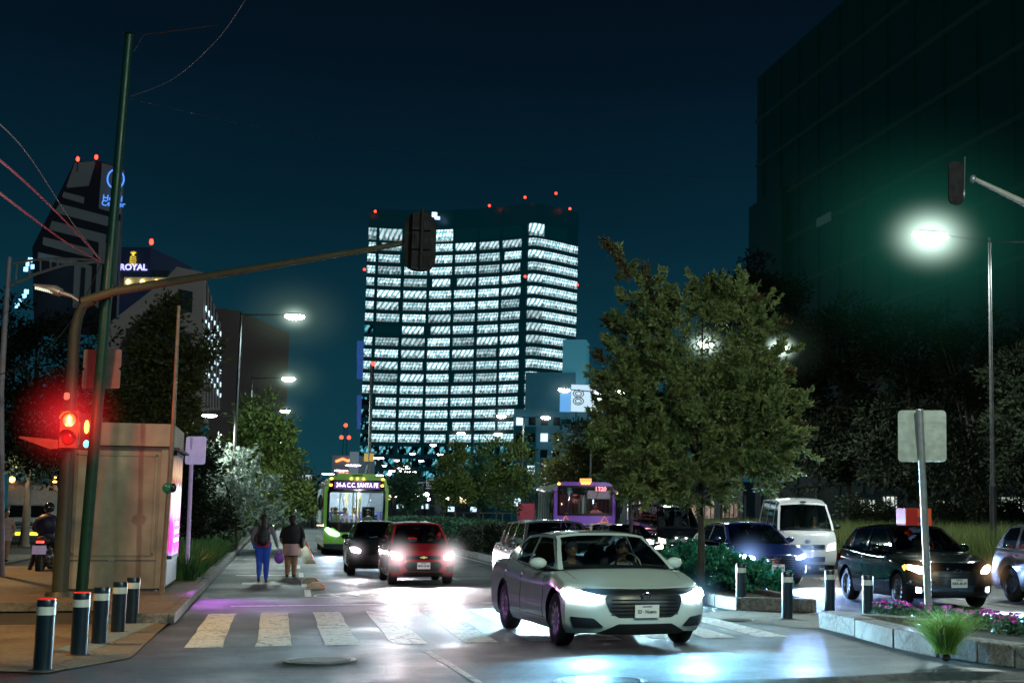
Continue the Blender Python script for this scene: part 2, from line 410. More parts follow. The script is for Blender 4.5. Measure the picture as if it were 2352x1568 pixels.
    q=MB();q.grid(lambda s,t:ws_(s,t,0,rb,rt),linsp(-.88,.88,15),linsp(.08,.9,9));q.build('rear_window',P.get('rg',GLD),root,60)
    q=MB();q.grid(lambda s,t:ws_(s,t,.003,rb,rt),S,linsp(.89,1,3));q.grid(lambda s,t:ws_(s,t,.003,rb,rt),S,linsp(0,.09,3))
    for k in(-1,1): q.grid(lambda s,t:ws_(s,t,.003,rb,rt),linsp(.87*k,1.0*k,3),TT)
    q.build('rear_window_frame',body,root,30)
    # roof sheet
    def rf(s,t):
        x0=ws_(s,1)[0];x1=ws_(s,1,0,rb,rt)[0];x=x1+(x0-x1)*t
        z=zr(x)-.005-.045*abs(s)**3;e=.012*math.sin(PI*t);return (x,ysd(x,H_-.05)*s,z+e)
    q=MB();q.grid(rf,S,linsp(0,1,13));q.build('roof',P.get('roofm',body),root,40)
    # cabin floor, seats, wheel
    q=MB();q.grid(lambda s,t:((rb+.15)+(a-.12-rb-.15)*t,s*(yb-.05),bz((rb+.15)+(a-.12-rb-.15)*t)+.012),linsp(-1,1,5),linsp(0,1,9));q.build('cabin_floor',UPH,root)
    cx=(a+bt)/2-.75
    q=MB();q.ell((a-.35,0,belt-.02),(.28,yb*.9,.07),16);q.build('dashboard',UPH,root,60)
    for xx,yy in [(cx,.36),(cx,-.36),(cx-.85,.36),(cx-.85,-.36)]:
        if xx<rb+.3: continue
        q=MB();q.ell((xx-.12,yy,belt-.02),(.07,.22,H_-belt-.22),14);q.ell((xx-.13,yy,H_-.27),(.05,.12,.085),12);q.build('seat',UPH,root,60)
    q=MB();q.tube([Vector((a-.62,.36,belt+.02))+Vector((-math.cos(t)*.07,math.sin(t)*.18,math.cos(t)*.17)) for t in linsp(0,2*PI,21)],.015,6);q.build('steering_wheel',BLK,root,60)
    q=MB();q.ell((bt+.12,0,H_-.17),(.02,.11,.03),12);q.build('interior_mirror',BLK,root,60)
    for (yy,shirt,cap) in persons: pass
    # mirrors, handles, seams
    mh=P.get('mirror_m',body)
    for s in(-1,1):
        x=a-.42;q=MB();q.ell((x,s*(yb+.16),belt+.07),(.075,.12,.075),14,M=Matrix.Rotation(s*.18,3,'Z'));q.tube([(x-.01,s*(yb-.01),belt+.015),(x-.01,s*(yb+.09),belt+.04)],[.03,.028],8,mi=1);q.build('side_mirror',[mh,BLK],root,60)
        for hx in P['handles']:
            zz=belt-.10;q=MB();q.ell((hx,s*(hwf(hx,zz)+.015),zz),(.10,.018,.018),12);q.build('door_handle',P.get('hm',body),root,60)
        q=MB()
        for sx in P['seams']:
            q=MB();q.tube([(sx+.04*math.sin((z-zb)*3),s*(hwf(sx,z)+.0005),z) for z in linsp(zb+.12,top(sx)-.01,9)],.005,4);q.build('door_seam',GAP,root)
        q=MB();q.tube([(x_,s*(hwf(x_,zb+.13)+.0005),zb+.13) for x_ in linsp(xw[0]-.42,xw[1]+.42,12)],.005,4);q.build('sill_seam',GAP,root)
    for s in(-1,1): MB().tube([(x_,s*(hwf(x_,top(x_))*.9-.10*(x_-a)/(abs(a)) ),top(x_)-.028) for x_ in linsp(a,xf(.8,top(0)-.02)-.05,10)],.004,4).build('bonnet_seam',GAP,root)
    # wheels
    for x in xw:
        for s in(-1,1):
            yc=s*(hw-.13)
            hubm=MB().lathe([(0,-.08),(.15,-.08),(.15,.02),(0,.02)],(x,yc,wr),'Y',20);w=hubm.build('wheel',BLK,root)
            tw=.1
            MB().lathe([(wr*.64,-tw),(wr*.9,-tw),(wr*.975,-tw*.8),(wr,-tw*.55),(wr,tw*.55),(wr*.975,tw*.8),(wr*.9,tw),(wr*.64,tw)],(x,yc,wr),'Y',40).build('tyre',RUB,w,50)
            q=MB();R_=wr*.665
            q.lathe([(R_*.98,-.06),(R_*.93,.0),(R_*.93,tw*.7),(R_,tw*.98),(R_*1.02,tw)],(x,yc,wr),'Y',32) if s>0 else q.lathe([(R_*.98,.06),(R_*.93,.0),(R_*.93,-tw*.7),(R_,-tw*.98),(R_*1.02,-tw)],(x,yc,wr),'Y',32)
            ns=P.get('spokes',10)
            for k in range(ns):
                t=2*PI*k/ns+.2;dr=Vector((math.cos(t),0,math.sin(t)));t2=t+.22
                d2=Vector((math.cos(t2),0,math.sin(t2)));c0=Vector((x,yc+s*tw*.62,wr))
                q.bar(c0+dr*.03,c0+d2*R_*.95+Vector((0,s*.02,0)),.030,.02,up=(0,1,0))
            q.lathe([(0,.0),(.055,.0),(.06,-.01*s),(.0,-.03*s)],(x,yc+s*tw*.72,wr),'Y',16)
            q.build('rim',P.get('rimm',ALY),w,40)
    root['_dim']=belt
    if '_dim' in root: del root['_dim']
    return root
def headlights(P,root,energy,col,spread=55,tilt=-.045,both=True,blend=.6,side_bias=0,hz=None):
    for s in(-1,1):
        y,z=P['hlpos'];light('headlamp_beam','SPOT',(.12-P.get('hlset',.1),s*y,z),energy,col,root,.06,math.radians(spread),(1,side_bias,tilt),blend)
        if hz: halo(root,(.0,s*y,z),hz[0],hz[2] if len(hz)>2 else col,hz[1],(.8,1,1),4.)
SEDAN=dict(L=4.66,W=1.84,H=1.41,fo=.95,wb=2.70,wr=.33,zb=.19,belt=.93,top=[(-4.66,.93),(-4.3,1.0),(-3.9,1.03),(-3.2,.98),(-2.3,.93),(-1.5,.93),(-1.15,.95),(-.7,.86),(-.3,.765),(0,.70)],
 front=[(.15,.10),(.25,.03),(.36,.0),(.5,.0),(.6,.02),(.68,.06),(.74,.14),(.9,.3)],rear=[(.15,.1),(.3,.02),(.5,0),(.75,.03),(.95,.1),(1.1,.16)],Rf=.42,pf=2.8,
 cab=(-1.18,-1.98,-3.3,-4.25),wins=[(-2.62,-1.45),(-3.5,-2.72)],handles=[-2.55,-3.42],seams=[-1.5,-2.68,-3.6],
 feat=[('upper_grille',BLK,[(-.80,.66),(.80,.66),(.72,.715),(-.72,.715)],False),
  ('grille',BLK,[(-.47,.655),(.47,.655),(.5,.60),(.44,.46),(.34,.395),(-.34,.395),(-.44,.46),(-.5,.60)],False,.004),
  ('lower_intake',BLK,[(-.5,.19),(.5,.19),(.58,.205),(.34,.32),(-.34,.32),(-.58,.205)],False),
  ('side_intake',BLK,[(.50,.28),(.82,.265),(.86,.40),(.62,.385)],True),
  ('chrome_strip',CHR,[(-.8,.715),(.8,.715),(.8,.722),(-.8,.722)],False,.012),
  ('headlight','HL',[(.50,.60),(.64,.575),(.88,.60),(.905,.70),(.84,.715),(.56,.655)],True,.010)],
 side=[('headlight','HL',[(-.5,.62),(-.62,.69),(-.56,.725),(-.43,.715),(-.40,.63)])],
 rfeat=[('tail_light',REDL,[(.4,.78),(.88,.76),(.88,.9),(.4,.88)],True)],
 grille_bars=(-.42,.42,.42,.62,5,mat('grille_gloss',(.03,.03,.035),.2)),badge=(.635,'ring_h'),plate=(.47,0),hlpos=(.70,.65),hm=CHR,mirror_m=None)
CHROMEG=mat('grille_gloss',(.03,.03,.035),.2)
BEAT=dict(L=3.64,W=1.6,H=1.52,fo=.72,wb=2.38,wr=.29,zb=.19,belt=.98,top=[(-3.64,1.0),(-3.3,1.03),(-2.6,1.0),(-1.6,.97),(-.95,1.0),(-.55,.92),(-.2,.82),(0,.77)],
 front=[(.15,.10),(.25,.02),(.38,0),(.55,.01),(.65,.05),(.78,.15),(.9,.3)],rear=[(.15,.1),(.3,.02),(.5,0),(.9,.03),(1.1,.08)],Rf=.33,pf=2.8,
 cab=(-.98,-1.62,-3.2,-3.6),wins=[(-2.15,-1.2),(-3.0,-2.25)],handles=[-2.05,-2.9],seams=[-1.2,-2.2],yb=.71,yt=.56,bow=.13,
 feat=[('upper_grille',BLK,[(-.42,.62),(.42,.62),(.40,.70),(-.40,.70)],False),
  ('lower_grille',BLK,[(-.38,.56),(.38,.56),(.46,.47),(.36,.34),(-.36,.34),(-.46,.47)],False),
  ('bumper_slot',BLK,[(-.45,.23),(.45,.23),(.5,.28),(.4,.32),(-.4,.32),(-.5,.28)],False),
  ('fog_recess',BLK,[(.55,.32),(.73,.34),(.75,.46),(.57,.45)],True),
  ('headlight','HL',[(.52,.61),(.70,.62),(.765,.74),(.74,.80),(.60,.76),(.50,.69)],True,.010)],
 rfeat=[('tail_light',REDL,[(.6,.8),(.78,.8),(.78,1.0),(.62,.95)],True)],
 badge=(.655,'bowtie',mat('badge_gold',(.8,.6,.25),.25,metal=.8,emit=(.9,.7,.3),es=.3)),plate=(.47,0),hlpos=(.63,.70),mirror_m=BLK,spokes=7)
DARKH=dict(BEAT,L=3.9,W=1.68,H=1.5,feat=[('grille',BLK,[(-.45,.42),(.45,.42),(.55,.62),(-.55,.62)],False),('bumper_slot',BLK,[(-.5,.22),(.5,.22),(.5,.3),(-.5,.3)],False),
  ('headlight','HL',[(.52,.62),(.72,.64),(.78,.76),(.62,.77),(.50,.70)],True,.010)],badge=(.66,'oval'))
MAZDA=dict(SEDAN,L=4.06,W=1.70,H=1.49,fo=.80,wb=2.57,wr=.315,belt=.98,top=[(-4.06,1.0),(-3.8,1.08),(-3.2,1.06),(-2.3,1.0),(-1.5,.98),(-1.15,1.0),(-.7,.93),(-.3,.85),(0,.78)],
 front=[(.15,.10),(.25,.03),(.36,.0),(.55,.0),(.68,.03),(.76,.08),(.9,.3)],Rf=.38,cab=(-1.2,-1.9,-3.45,-4.0),wins=[(-2.5,-1.4),(-3.35,-2.6)],handles=[-2.4,-3.2],seams=[-1.4,-2.55],
 feat=[('grille',BLK,[(-.42,.68),(.42,.68),(.5,.60),(.36,.40),(-.36,.40),(-.5,.60)],False),
  ('lower_intake',BLK,[(-.6,.24),(.6,.24),(.52,.33),(-.52,.33)],False),
  ('fog_light',FOG,[(.62,.30),(.70,.30),(.71,.40),(.63,.39)],True,.012),
  ('headlight','HL',[(.50,.63),(.66,.63),(.80,.70),(.79,.775),(.62,.75),(.52,.70)],True,.010),
  ('turn_signal',AMB,[(.785,.68),(.825,.70),(.82,.775),(.795,.76)],True,.014)],side=[('turn_signal',AMB,[(-.42,.67),(-.56,.75),(-.46,.79),(-.38,.76)])],
 grille_bars=(-.36,.36,.44,.64,5,CHROMEG),badge=(.66,'wing'),plate=(.47,0),hlpos=(.66,.69),spokes=10,trim=None)
ELAN=dict(SEDAN,L=4.57,W=1.80,H=1.45,belt=.96,trim=CHR,grille_bars=(-.40,.40,.36,.62,7,CHR),badge=(.63,'slash'),plate=(.42,0),
 feat=[('grille',BLK,[(-.42,.66),(.42,.66),(.46,.58),(.34,.34),(-.34,.34),(-.46,.58)],False,.004),
  ('lower_intake',BLK,[(-.6,.21),(.6,.21),(.55,.28),(-.55,.28)],False),('fog_recess',BLK,[(.62,.28),(.78,.30),(.8,.46),(.70,.44)],True),('day_lamp',FOG,[(.80,.30),(.83,.30),(.845,.46),(.815,.46)],True,.012),
  ('headlight','HL',[(.50,.60),(.64,.60),(.86,.64),(.885,.70),(.80,.71),(.52,.66)],True,.010)],side=[('turn_signal',AMB,[(-.52,.66),(-.58,.68),(-.56,.71),(-.50,.70)])])
SUV=dict(SEDAN,L=4.55,W=1.85,H=1.66,fo=.9,wb=2.65,wr=.355,zb=.24,belt=1.08,top=[(-4.55,1.08),(-4.2,1.16),(-3.2,1.12),(-2.3,1.08),(-1.5,1.07),(-1.2,1.08),(-.7,1.02),(-.3,.94),(0,.86)],
 front=[(.2,.10),(.3,.03),(.45,.0),(.65,.0),(.78,.03),(.86,.1),(1.0,.3)],Rf=.36,cab=(-1.22,-1.85,-3.95,-4.45),wins=[(-2.55,-1.42),(-3.4,-2.65),(-4.1,-3.5)],handles=[-2.45,-3.3],seams=[-1.4,-2.6],
 feat=[('grille',BLK,[(-.6,.58),(.6,.58),(.66,.8),(-.66,.8)],False),('lower_intake',BLK,[(-.6,.27),(.6,.27),(.55,.4),(-.55,.4)],False),
  ('headlight','HL',[(.62,.72),(.8,.74),(.88,.82),(.84,.85),(.64,.82)],True,.010)],side=[('headlight',LENS,[(-.45,.76),(-.62,.84),(-.5,.86),(-.38,.84)]),('side_cladding',BLK,[(-1.35,.27),(-3.1,.27),(-3.1,.36),(-1.35,.36)])],
 grille_bars=(-.6,.6,.6,.78,4,CHR),badge=(.7,'ring_h'),plate=(.5,0),hlpos=(.76,.78),spokes=10,rimm=mat('rim_dark',(.12,.12,.13),.3,metal=.8),mirror_m=None)
VANP=dict(SEDAN,L=4.9,W=1.78,H=2.24,fo=.75,wb=2.6,wr=.33,zb=.24,belt=1.28,top=[(-4.9,1.26),(-3,1.27),(-1,1.28),(-.45,1.27),(-.25,1.2),(-.08,1.08),(0,.98)],
 front=[(.15,.08),(.25,.02),(.4,0),(.6,0),(.8,.03),(1.0,.1),(1.2,.22)],rear=[(.2,.03),(.4,0),(1.3,.02)],Rf=.22,Rr=.1,cab=(-.42,-1.05,-4.7,-4.88),yb=.83,yt=.68,bow=.16,
 wins=[(-1.45,-.62),(-2.9,-1.6),(-4.5,-3.05)],handles=[-1.5,-1.75],seams=[-1.55,-2.95],zr=(lambda x:2.2-.16*max(0,(x+2.0))**2),taper=0,
 feat=[('grille',BLK,[(-.5,.72),(.5,.72),(.5,.84),(-.5,.84)],False),('lower_intake',BLK,[(-.5,.36),(.5,.36),(.5,.5),(-.5,.5)],False),
  ('headlight','HL',[(.54,.66),(.82,.70),(.84,.90),(.60,.84)],True,.010)],side=[],
 grille_bars=(-.5,.5,.73,.83,3,CHR),badge=(.93,'oval'),plate=(.55,0),hlpos=(.7,.78),mirror_m=BLK,spokes=8)
# ---------------------------------------------------------------- bus
def bus(name,label,loc,rz,col,spec):
    W,L,Hh=spec.get('W',2.5),12.,spec.get('H',3.12);root=thing(name,label,'bus',loc,rz);hw=W/2
    pc=mat('bus_'+col[0],col[1],.35,var=.04,nscale=3,coat=.9,emit=col[1],es=.11);pc2=spec.get('side_m') or pc  # emission in the body paint stands for ambient light on the bus
    fr=lambda y,z:-.16*(abs(y)/hw)**3-.10*max(0,(z-1.2)/1.9)**1.5
    def panel(nm,m,poly,e=0,par=root,du=.15,dv=.15,r=.03):
        vv,ff=clean_poly_mesh([rpoly(poly,r)] if not isinstance(poly[0][0],tuple) else [rpoly(p,r) for p in poly],lambda y,z:(fr(y,z)+e,y,z),du,dv);return MB().add(vv,ff).build(nm,m,par,35)
    wz0,wz1=spec['wind'];ww=spec.get('ww',1.10)
    outer=[(-hw,.32),(hw,.32),(hw,1.3),(hw-.03,2.7),(hw-.10,Hh-.12),(hw-.35,Hh-.02),(-hw+.35,Hh-.02),(-hw+.10,Hh-.12),(-hw+.03,2.7),(-hw,1.3)]
    hole=[(-ww,wz0),(ww,wz0),(ww+.02,wz0+.5),(ww-.02,wz1),(-ww+.02,wz1),(-ww-.02,wz0+.5)]
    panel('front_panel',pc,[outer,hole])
    panel('windshield',glass('bus_glass',(.8,.85,.88),.03),[(-ww,wz0),(ww,wz0),(ww,wz1),(-ww,wz1)],-.01)
    t=.045
    fm=[(-ww-t,wz0-t),(ww+t,wz0-t),(ww+t,wz1+t),(-ww-t,wz1+t)];panel('windshield_seal',BLK,[fm,[(-ww+t,wz0+t),(ww-t,wz0+t),(ww-t,wz1-t),(-ww+t,wz1-t)]],.008)
    if spec.get('split'): MB().bar((fr(0,wz0)+.005,0,wz0),(fr(0,wz1)+.005,0,wz1),.04,.02).build('windshield_divider',BLK,root)
    for m_ in spec['front'](panel,fr): pass
    # shell
    q=MB();sec=[(-hw,.32),(-hw,1.3),(-hw+.03,2.7),(-hw+.10,Hh-.12),(-hw+.35,Hh-.02),(hw-.35,Hh-.02),(hw-.10,Hh-.12),(hw-.03,2.7),(hw,1.3),(hw,.32)]
    X=[-.2,-1.5,-L]
    for i in range(len(sec)-1):
        if i in(1,7): continue
        (y0,z0),(y1,z1)=sec[i],sec[i+1]
        q.add([(fr(y0,z0),y0,z0),(fr(y1,z1),y1,z1),(-L,y1,z1),(-L,y0,z0)],[(0,1,2,3)])
    q.add([(-L,y,z) for y,z in sec],[tuple(range(len(sec)))])
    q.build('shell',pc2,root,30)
    for s in(-1,1):
        x=-.25;y=s*(hw-.01)
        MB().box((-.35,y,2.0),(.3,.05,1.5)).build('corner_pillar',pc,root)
        k=0
        for i in range(7):
            x0=-1.7-i*1.47
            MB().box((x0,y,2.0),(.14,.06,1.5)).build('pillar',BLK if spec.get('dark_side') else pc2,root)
            MB().box((x0-.735,s*(hw-.03),2.0),(1.33,.012,1.38)).build('side_window',glass('bus_side_glass',(.45,.5,.52),.12),root)
        MB().box((-1.05,s*(hw-.03),1.95),(1.15,.012,1.5)).build('door' if s<0 else 'driver_window',glass('bus_side_glass'),root)
        for wx in(-2.6,-8.9):
            yy=s*(hw-.16);w=MB().lathe([(0,-.1),(.28,-.1),(.28,.1*1),(0,.1)],(wx,yy,.48),'Y',20).build('wheel',mat('bus_hub',(.3,.3,.32),.4,metal=.7),root,40)
            MB().lathe([(.27,-.14),(.46,-.14),(.48,-.1),(.48,.1),(.46,.14),(.27,.14)],(wx,yy,.48),'Y',32).build('tyre',RUB,w,40)
        MB().tube([(.0,s*(hw-.1),Hh-.4),(.28,s*(hw+.12),Hh-.45),(.26,s*(hw+.16),2.45)],.018,6).build('mirror_arm',BLK,root,40)
        q=MB();q.ell((.25,s*(hw+.17),2.1),(.05,.10,.33),14);q.build('mirror',BLK,root,50)
    MB().box((-L/2-.1,0,.75),(L-.6,W-.12,.06)).build('floor',mat('bus_floor',(.05,.05,.06),.6),root)
    MB().box((-L/2,0,.30),(L-.5,W-.3,.1)).build('underbody',BLK,root)
    cl=MB().box((-L/2-.2,0,Hh-.16),(L-.9,W-.5,.03)).build('ceiling',mat('bus_ceiling',(.7,.72,.72),.5),root)
    for yy in(-.5,.5):
        MB().box((-L/2-.5,yy,Hh-.19),(L-2.2,.12,.025)).build('ceiling_light',emis('bus_tube_'+col[0],spec['inl'],spec['ine']),root)
    sm=mat('bus_seat_'+col[0],spec.get('seatc',(.10,.12,.25)),.6)
    for i in range(6):
        for yy in(-.95,-.5,.5,.95):
            if i==0 and yy>0: continue
            x0=-2.4-i*1.3;MB().box((x0,yy,1.45),(.10,.40,.62)).box((x0+.22,yy,1.2),(.42,.40,.1)).build('passenger_seat',sm,root)
    ym=mat('bus_rail_yellow',(.75,.55,.03),.35) if spec.get('yellow') else CHR
    for xx,yy in [(-.95,-.62),(-.95,-.1),(-1.6,.22),(-2.6,-.25),(-2.6,.25),(-4.2,-.25),(-4.2,.25)]:
        MB().tube([(xx,yy,.78),(xx,yy,Hh-.17)],.02,8).build('grab_pole',ym,root,40)
    MB().tube([(-.95,-1.1,1.75),(-.95,-.62,1.75)],.02,8).tube([(-.95,-.62,1.55),(-.95,-.1,1.2)],.02,8).build('entry_rail',ym,root,40)
    MB().tube([Vector((-.55,.55,1.42))+Vector((-.10*math.cos(t),.23*math.sin(t),.14*math.cos(t))) for t in linsp(0,2*PI,25)],.018,6).build('steering_wheel',BLK,root,50)
    q=MB().ell((-.35,.55,wz0-.05),(.25,.55,.16),16);q.build('dashboard',mat('bus_dash',(.08,.09,.12),.6),root,50)
    MB().box((-1.3,.55,1.5),(.12,.5,.9)).build('driver_seat',UPH,root)
    q=MB().tube([(.03,-.15,wz0+.02),(.02,-.45,wz0+.55),(.0,-.62,wz1-.08)],.012,6);q.build('wiper',BLK,root);MB().tube([(.03,.15,wz0+.02),(.02,.4,wz0+.55),(.0,.55,wz1-.08)],.012,6).build('wiper',BLK,root)
    return root
def green_front(panel,fr):
    dk=mat('bus_black_gloss',(.012,.014,.016),.15,coat=1);rt=bpy.data.objects['windshield_seal'].parent
    panel('sign_case',dk,[(-1.12,2.60),(1.12,2.60),(1.06,3.02),(-1.06,3.02)],.012)
    panel('under_band',dk,[(-1.14,1.10),(1.14,1.10),(1.14,1.26),(-1.14,1.26)],.012);panel('grille',dk,[(-.62,.92),(.62,.92),(.9,1.11),(-.9,1.11)],.014)
    panel('bumper',mat('bus_bumper_dark',(.02,.05,.09),.4),[(-1.22,.26),(1.22,.26),(1.22,.46),(-1.22,.46)],.014)
    for s in(-1,1): panel('headlight',HLB,[(s*.72,.78),(s*.62,.84),(s*1.12,1.1),(s*1.19,1.02),(s*1.0,.84)],.018,r=.05)
    MB().box((fr(0,2.7)+.02,0,2.81),(.01,1.82,.29)).build('route_sign',mat('route_sign_back',(.05,.05,.10),.4,emit=(.22,.08,.55),es=.35),rt)
    o=text('34-A C.C. SANTA FE',.255,'route_lettering',emis('route_led',(1,.80,1),3),rt,(fr(0,2.7)+.035,0,2.81),facing((1,0,0)),.003,sx=.74,bold=.003)
    for y,z,s in [(-1.03,2.81,.06),(1.0,2.81,.06),(-.24,3.08,.05),(0,3.08,.05),(.24,3.08,.05),(-1.02,3.07,.055),(1.02,3.07,.055)]:
        MB().ell((fr(y,z)+.03,y,z),(.03,s,s*.8),12).build('marker_lamp',emis('marker_amber',(1,.38,.03),9),rt,60)
    MB().box((-.55,0,3.22),(.8,1.5,.12)).box((-.20,0,3.21),(.1,.42,.06),1).build('roof_pod',[paint('bus_green',(.35,.72,.08)),BLK],rt)
    q=MB();pts=[(.0,-.0),(0,.0)];c=(0.03,-.72,.62);
    tri=[(-.1,-.08),(.1,-.08),(0,.1),(-.1,-.08)];q.tube([(fr(.72,.6)+.02,-.75+a,.60+b) for a,b in tri],.012,5);q.build('warning_triangle',mat('tri_pale',(.6,.75,.5),.4),rt)
    MB().box((fr(.2,.75)+.02,.25,.76),(.01,.75,.04)).box((fr(.2,.6)+.02,0,.58),(.012,.34,.15),1).build('front_trim',[mat('trim_orange',(.8,.3,.12),.4),PLT],rt)
    return []
def purple_front(panel,fr):
    rt=bpy.data.objects['windshield_seal.001'].parent
    for s in(-1,1):
        tri=[(-.16,-.10),(.16,-.10),(0,.15),(-.16,-.10)];MB().tube([(fr(.85,.95)+.02,s*.80+a,1.52+b) for a,b in tri],.022,5).build('warning_triangle',mat('tri_orange',(.95,.35,.05),.4,emit=(1,.35,.03),es=.5),rt)
        panel('headlight',LENS,[(s*.8,.62),(s*1.1,.62),(s*1.1,.8),(s*.8,.8)],.014)
    text('1320',.24,'fleet_number',emis('number_red',(1,.25,.3),2.0),rt,(fr(.7,2.8)+.03,.62,2.78),facing((1,0,0)),.003,bold=.008)
    MB().box((-.12,0,3.12),(.25,.46,.17)).build('roof_route_box',emis('box_amber',(1,.36,.04),1.6),rt)
    for y,z in [(-.13,3.02),(0,3.02),(.13,3.02),(-1.1,2.98)]: MB().ell((fr(y,z)+.03,y,z),(.03,.055,.05),12).build('marker_lamp',emis('marker_amber',(1,.38,.03),9),rt,60)
    MB().box((-.30,.58,2.55),(.04,.95,.34)).build('sun_visor',mat('visor_grey',(.55,.5,.55),.6,emit=(.6,.5,.6),es=.12),rt)
    panel('header_glass',mat('bus_black_gloss',(.012,.014,.016),.15,coat=1),[(-1.10,2.55),(.0,2.55),(.2,2.84),(-1.05,2.84)],-.006)
    return []
# ---------------------------------------------------------------- motorcycle
def motorbike(name,label,loc,rz,group=None,colr=(.03,.03,.05),tail=True,box=None):
    r=thing(name,label,'motorcycle',loc,rz,group)
    pm=paint('moto_paint_%d'%int(colr[0]*100),colr)
    for x in(.65,-.65):
        w=MB().lathe([(0,-.05),(.06,-.05),(.06,.05),(0,.05)],(x,0,.3),'Y',14).build('wheel',ALY,r,40)
        MB().lathe([(.21,-.05),(.27,-.06),(.30,-.02),(.30,.02),(.27,.06),(.21,.05)],(x,0,.3),'Y',28).build('tyre',RUB,w,40)
        q=MB().lathe([(.22,-.03),(.19,0),(.22,.03)],(x,0,.3),'Y',24)
        for k in range(6):
            t=k*PI/3;q.bar((x,0,.3),(x+.2*math.cos(t),0,.3+.2*math.sin(t)),.02,.02,up=(0,1,0))
        q.build('rim',ALY,w,40)
    MB().tube([(.65,.09,.3),(.42,.09,.95)],.025,8).build('fork_leg',CHR,r,40);MB().tube([(.65,-.09,.3),(.42,-.09,.95)],.025,8).build('fork_leg',CHR,r,40)
    MB().tube([(.4,-.36,1.02),(.42,-.12,1.05),(.42,.12,1.05),(.4,.36,1.02)],.014,8).build('handlebar',BLK,r,40)
    MB().ell((.05,0,.38),(.22,.15,.2),14).ell((.12,0,.58),(.1,.12,.14),12).build('engine',mat('engine_grey',(.15,.15,.16),.4,metal=.6),r,40)
    MB().ell((.14,0,.82),(.28,.15,.13),16).build('fuel_tank',pm,r,50)
    MB().ell((-.35,0,.80),(.38,.13,.07),16).ell((-.72,0,.86),(.14,.1,.06),12).build('seat',UPH,r,50)
    MB().tube([(.05,-.16,.2),(-.5,-.18,.28),(-.85,-.18,.38)],[.03,.045,.055],10).build('exhaust',CHR,r,40)
    MB().bar((-.65,.06,.3),(-.1,.06,.4),.03,.05).bar((-.65,-.06,.3),(-.1,-.06,.4),.03,.05).bar((-.6,0,.78),(.0,0,.5),.06,.05).build('frame',BLK,r)
    MB().ell((.55,0,.93),(.07,.09,.09),12).build('headlight',LENS,r,50)
    MB().box((-.82,0,.78),(.05,.16,.05)).build('tail_light',emis('moto_tail',(1,.03,.02),5) if tail else REDL,r)
    MB().box((-.87,0,.60),(.012,.30,.2)).build('number_plate',mat('plate_moto',(.55,.5,.6),.4,emit=(.6,.45,.75),es=.22),r)
    for s in(-1,1):
        MB().ell((.36,s*.42,1.16),(.02,.06,.04),10).tube([(.4,s*.33,1.02),(.36,s*.40,1.14)],.007,5).build('mirror',BLK,r,50)
    return r
# ---------------------------------------------------------------- people
def limb(b,pts,rs,n=12): b.tube(smooth_curve(pts,4) ,[interp(i,[(k*4,r) for k,r in enumerate(rs)]) for i in range((len(pts)-1)*4+1)],n)
def hand(b,w,d,side,curl=.5):
    """w wrist, d forearm direction"""
    d=Vector(d).normalized();x=d.cross(Vector((0,0,1)) if abs(d.z)<.9 else Vector((1,0,0))).normalized();y=x.cross(d)
    M=Matrix((x,y,d)).transposed();c=Vector(w)+d*.045;b.ell(c,(.016,.036,.05),12,M=M)
    for k in range(4):
        p=c+y*(.027-.018*k)+d*.04;l=.038-.005*abs(k-1.3);q=p+d*l*.8;r=q+(d*(1-curl)+x*curl*side)*l*.7;b.tube([p,q,r],[.0095,.009,.008],6)
    p=c+y*.03-d*.015;b.tube([p,p+y*.022+d*.03,p+y*.024+d*.055+x*.01*side],[.011,.01,.009],6)
def remesh(o,mats,assign,vox=.012,it=3):
    rm=o.modifiers.new('r','REMESH');rm.mode='VOXEL';rm.voxel_size=vox;sm=o.modifiers.new('s','SMOOTH');sm.iterations=it
    me=evalmesh(o);o.modifiers.clear();o.data=me;me.materials.clear()
    for m in mats: me.materials.append(m)
    me.shade_smooth();me.polygons.foreach_set('material_index',[assign(p.center) for p in me.polygons]);return o
def walker(name,label,loc,rz,h,mats,spec,group=None):
    """faces local +X. spec: joint positions for a 1.6 m body"""
    r=thing(name,label,'person',loc,rz,group);k=h/1.6;r.scale=(k,)*3
    b=MB();J=spec
    b.ell((0,0,.90),(.145,.195,.14),16);b.ell((0,0,1.05),(.125,.17,.15),16);b.ell((.0,0,1.20),(.125,.18,.16),16);b.ell((0,0,1.30),(.085,.17,.07),14)
    b.tube([(0,0,1.33),(.01,0,1.43)],[.052,.048],12)
    b.ell((.025,0,1.505),(.085,.072,.105),18);b.ell((.045,0,1.455),(.06,.05,.052),12);b.ell((.112,0,1.495),(.014,.012,.02),8)
    for s in(-1,1):
        b.ell((.015,s*.072,1.50),(.018,.01,.026),8)
        hp=Vector((0,s*.085,.88));kn,an=[Vector(q) for q in J['leg'][0 if s<0 else 1]]
        limb(b,[hp,kn,an],[.112,.074,.045]);md=(kn+an)/2+Vector((-.012,0,.06));b.ell(md,(.064,.060,.12),12)
        f=Vector(J['foot'][0 if s<0 else 1]);b.ell(an+Vector((-.02,0,-.03)),(.04,.035,.045),10);b.tube([an+Vector((0,0,-.045)),an+f*.10+Vector((0,0,-.02)),an+f*.17],[.036,.036,.026],10)
        sh=Vector((0,s*.165,1.305));el,wr=[Vector(q) for q in J['arm'][0 if s<0 else 1]]
        limb(b,[sh,el,wr],[.062,.048,.030]);hand(b,wr,wr-el,s,.7)
    o=b.build('body',SKIN,r);remesh(o,mats,J['mat'],.011,2)
    for s in(-1,1): MB().ell((.103,s*.028,1.515),(.008,.011,.007),8).build('eye',INK,o,60)
    return r,o
